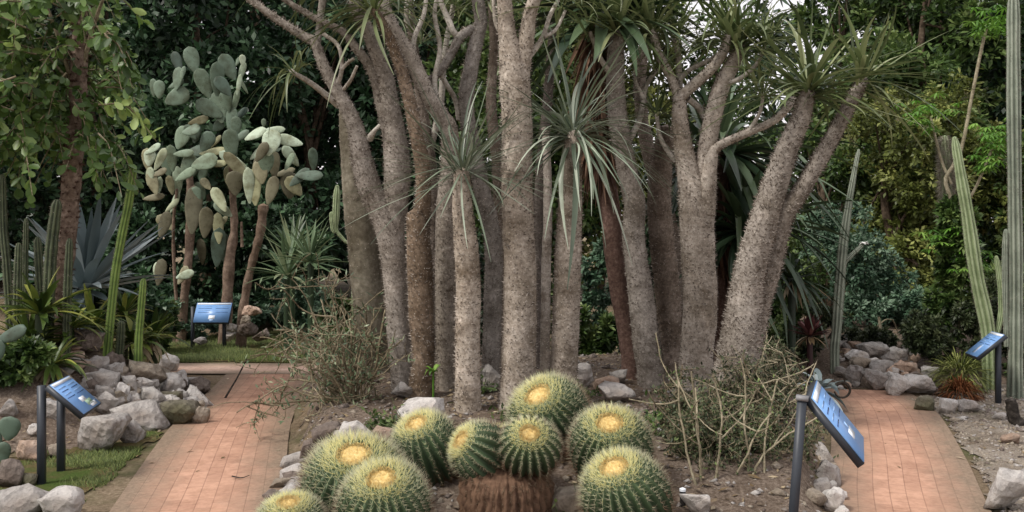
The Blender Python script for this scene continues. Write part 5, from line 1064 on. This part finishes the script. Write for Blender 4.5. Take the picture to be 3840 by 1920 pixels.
# ------------------------------------------------------------------ information signs
def sign(label, nt, ft, fb, nb_, posts, pic, cap=False):
    """corner points of the tilted panel: near-top, far-top, far-bottom, near-bottom (u runs along the text)"""
    nt, ft, fb, nb_ = map(np.array, (nt, ft, fb, nb_)); c = (nt + ft + fb + nb_) / 4; u = (ft - nt + fb - nb_) / 2; u[2] = 0; w = (nb_ - nt + fb - ft) / 2; lu, lw = np.linalg.norm(u), np.linalg.norm(w); u = nrm(u); w = nrm(w - u * (w @ u)); n = np.cross(u, w); n = n if n[2] > 0 else -n
    base = posts[0][0]; root = empty('info_sign', (base[0], base[1], gz(base[0], base[1])), label, 'sign', 'blue information signs on charcoal posts')
    mb = MB(); box(mb, c - n * .024, u * (lu / 2 + .008), w * (lw / 2 + .008), n * .022); mb.build('frame', M['metal'], root)
    mb = MB(); box(mb, c, u * lu / 2, w * lw / 2, n * .004); face = mb.build('face', M['blue'], root)
    def patch(name, cu, cw, hu, hw, mat, hgt=.006):
        m = MB(); q = c + u * cu * lu / 2 + w * cw * lw / 2 + n * .004; box(m, q, u * hu * lu / 2, w * hw * lw / 2, n * (hgt - .004)); o = m.build(name, M[mat], face); o.location = (0, 0, 0); return o
    patch('header_strip', 0, -.89, .96, .08, 'white'); rs = np.random.default_rng(int(lu * 1e4) + len(posts))
    for cu in (-.5, .5):
        for k in range(4): patch('text_line', cu + rs.uniform(-.03, .03), -.62 + .2 * k, rs.uniform(.32, .4), .018, 'ink' if k % 2 else 'bluelt', .0055)
    for cu, cw, hu, hw, mat in pic: patch('picture', cu, cw, hu, hw, mat)
    for foot, top in posts:
        foot, top = np.array(foot), np.array(top); t = nrm(top - foot); m = MB(); e = nrm(np.array([u[0], u[1], 0])); g = np.cross(t, e); box(m, (foot + top) / 2, e * .026, g * .026, t * np.linalg.norm(top - foot) / 2); m.build('post', M['metal'], root)
        if cap: m = MB(); box(m, top + t * .012 + w * .0, e * .034, g * .034, t * .012); m.build('post_cap', M['cap'], root)
def foot(x, y): return (x, y, gz(x, y) - .1)
sign('near right sign seen edge-on on a single post, panel tilted toward the right path', at(3045, 1497, 5.0), at(3062, 1438, 5.6), at(3235, 1640, 5.6), at(3235, 1712, 5.0), [(foot(1.575, 5.05), at(3008, 1500, 5.05))], [(.1, .5, .3, .12, 'white'), (.25, .3, .12, .1, 'bluelt')], True)
sign('near left sign on two posts with panel tilted right toward the brick path', at(193, 1443, 6.75), at(259, 1409, 7.2), at(375, 1515, 7.2), at(309, 1552, 6.75), [((*at(156, 0, 6.78)[:2], -.05), at(156, 1446, 6.78)), ((*at(229, 0, 7.15)[:2], -.05), at(229, 1440, 7.15))], [(.05, .35, .25, .14, 'white'), (.3, .62, .3, .16, 'greenprint'), (.45, .8, .3, .12, 'white')])
sign('far left sign facing the camera on two posts across the grass', at(727, 1138, 15.0), at(857, 1138, 15.0), at(869, 1207, 14.8), at(737, 1207, 14.8), [((*at(723, 0, 15.0)[:2], -.05), at(723, 1150, 15.0)), ((*at(841, 0, 14.95)[:2], -.05), at(841, 1170, 14.95))], [(.0, .5, .18, .2, 'white'), (.0, .78, .1, .1, 'bluelt')])
sign('far right sign on one post with panel tilted left toward the right path', at(3715, 1245, 10.3), at(3765, 1253, 9.94), at(3665, 1337, 9.94), at(3625, 1326, 10.3), [((*at(3743, 0, 10.05)[:2], -.05), at(3743, 1262, 10.05))], [(-.05, .45, .22, .36, 'bluelt'), (-.05, .5, .12, .28, 'white')])

# ------------------------------------------------------------------ odds and ends
def pipe():
    d = 5.75; g = at(2560, 1910, d); t = at(2560, 1842, d); root = empty('irrigation_pipe', (g[0], d, gz(g[0], d)), 'short black upright pipe with a white cap beside the lowest right barrel cactus', 'pipe')
    m = MB(); tube(m, np.array([[g[0], d, gz(g[0], d) - .1], [t[0], d, t[2]]]), .019, 16, 0); m.build('tube', M['black'], root, smooth=True)
    m = MB(); tube(m, np.array([[t[0], d, t[2] + .001], [t[0], d, t[2] + .016]]), .021, 16, 0); m.build('cap', M['white'], root, smooth=True)
pipe()
def stump():
    m = MB(); d = 8.9; q = np.array([at(3790, 1500, d), at(3805, 1570, d), at(3845, 1690, d)])[::-1]; q[0, 2] = gz(q[0, 0], d) - .05; c = spline(q, 18); tube(m, c, np.linspace(.075, .05, 18), 10, 0, .08)
    rs = np.random.default_rng(1); spikes(m, c[rs.integers(0, 18, 200)] + rs.normal(0, .04, (200, 3)), rs.normal(0, 1, (200, 3)), .03, .004, 0)
    tag(m.build('charred_stump', M['char'], smooth=True), 'dark leaning charred stump at the right edge of the gravel', 'stump')
stump()
for x0, y0, x1, y1, d, r, lab in ((3330, 1305, 3560, 1262, 12.4, .018, 'long level dry stalk lying behind the right pile'), (3360, 1275, 3470, 1330, 12.2, .014, 'short dry stalk slanting down right behind the right pile'), (3390, 1250, 3440, 1195, 12.6, .014, 'dry stalk leaning up right behind the right pile'),
                                (3440, 1300, 3560, 1345, 12.0, .016, 'curved dry stalk ending by the rusty grass'), (3290, 1225, 3350, 1200, 12.6, .013, 'broken pale stalk left of the leaning dry stalk'), (3345, 1200, 3370, 1262, 12.5, .012, 'thin upright dry stalk behind the large white slab'), (3310, 1330, 3296, 1190, 12.3, .030, 'grey dead stem standing behind the dark grey slab')):
    m = MB(); a, b = at(x0, y0, d), at(x1, y1, d + .2); q = spline(np.array([a, (a + b) / 2 + [0, 0, .05], b]), 12); tube(m, q, np.linspace(r, r * .6, 12), 7, 0, .08); tag(m.build('dry_stalk', M['twigpale'], smooth=True), lab, 'dead stalk', 'dry stalks behind the right rocks')
def stick():
    m = MB(); a, b = at(925, 1347, 10.6), hit(842, 1497); tube(m, spline(np.array([b, (a + b) / 2 + [.02, 0, .02], a]), 12), np.linspace(.013, .008, 12), 7, 0, .1); tag(m.build('fallen_branch', M['char'], smooth=True), 'dark stick leaning beside the left brick path under the shrub twigs', 'stick')
stick()
m = MB(); q = spline(np.array([hit(870, 1800), hit(905, 1806), hit(935, 1797)]) + [0, 0, .03], 10); tube(m, q, np.linspace(.006, .003, 10), 5, 0); tag(m.build('fallen_twig', M['char'], smooth=True), 'tiny dark twig lying on the left brick path', 'stick')

# ------------------------------------------------------------------ light and camera
w = bpy.data.worlds.new('World'); scene.world = w; w.use_nodes = True; nt = w.node_tree; nt.nodes.clear()
EL, AZ = R(52), R(240)
sky = nt.nodes.new('ShaderNodeTexSky'); sky.sky_type = 'NISHITA'; sky.sun_disc = False; sky.sun_elevation = EL; sky.sun_rotation = AZ; sky.air_density = 1.2; sky.dust_density = 3.0
mx = nt.nodes.new('ShaderNodeMix'); mx.data_type = 'RGBA'; mx.inputs[0].default_value = .8; mx.inputs[7].default_value = (10.6, 10.0, 10.2, 1)
bg = nt.nodes.new('ShaderNodeBackground'); bg.inputs['Strength'].default_value = .124; ou = nt.nodes.new('ShaderNodeOutputWorld')
nt.links.new(sky.outputs[0], mx.inputs[6]); nt.links.new(mx.outputs[2], bg.inputs['Color']); nt.links.new(bg.outputs[0], ou.inputs['Surface'])
sl = bpy.data.lights.new('sun', 'SUN'); sl.energy = 3.1; sl.angle = R(11); sl.color = (1, .95, .88); so = bpy.data.objects.new('sun', sl); COL.objects.link(so)
from mathutils import Vector
sd = Vector((math.sin(AZ) * math.cos(EL), math.cos(AZ) * math.cos(EL), math.sin(EL))); so.rotation_euler = sd.to_track_quat('Z', 'Y').to_euler()
cam = bpy.data.cameras.new('camera'); cam.sensor_width = 36; cam.lens = 36 * F / 3840; cam.shift_y = -(960 - HZ) / 3840; cam.clip_end = 3000; cam.clip_start = .05
co = bpy.data.objects.new('camera', cam); COL.objects.link(co); co.location = (0, 0, EYE); co.rotation_euler = (R(90), 0, 0); scene.camera = co
scene.view_settings.view_transform = 'Standard'; scene.view_settings.look = 'None'; scene.view_settings.exposure = 0
scene.cycles.max_bounces = 6; scene.cycles.diffuse_bounces = 3; scene.cycles.transmission_bounces = 3
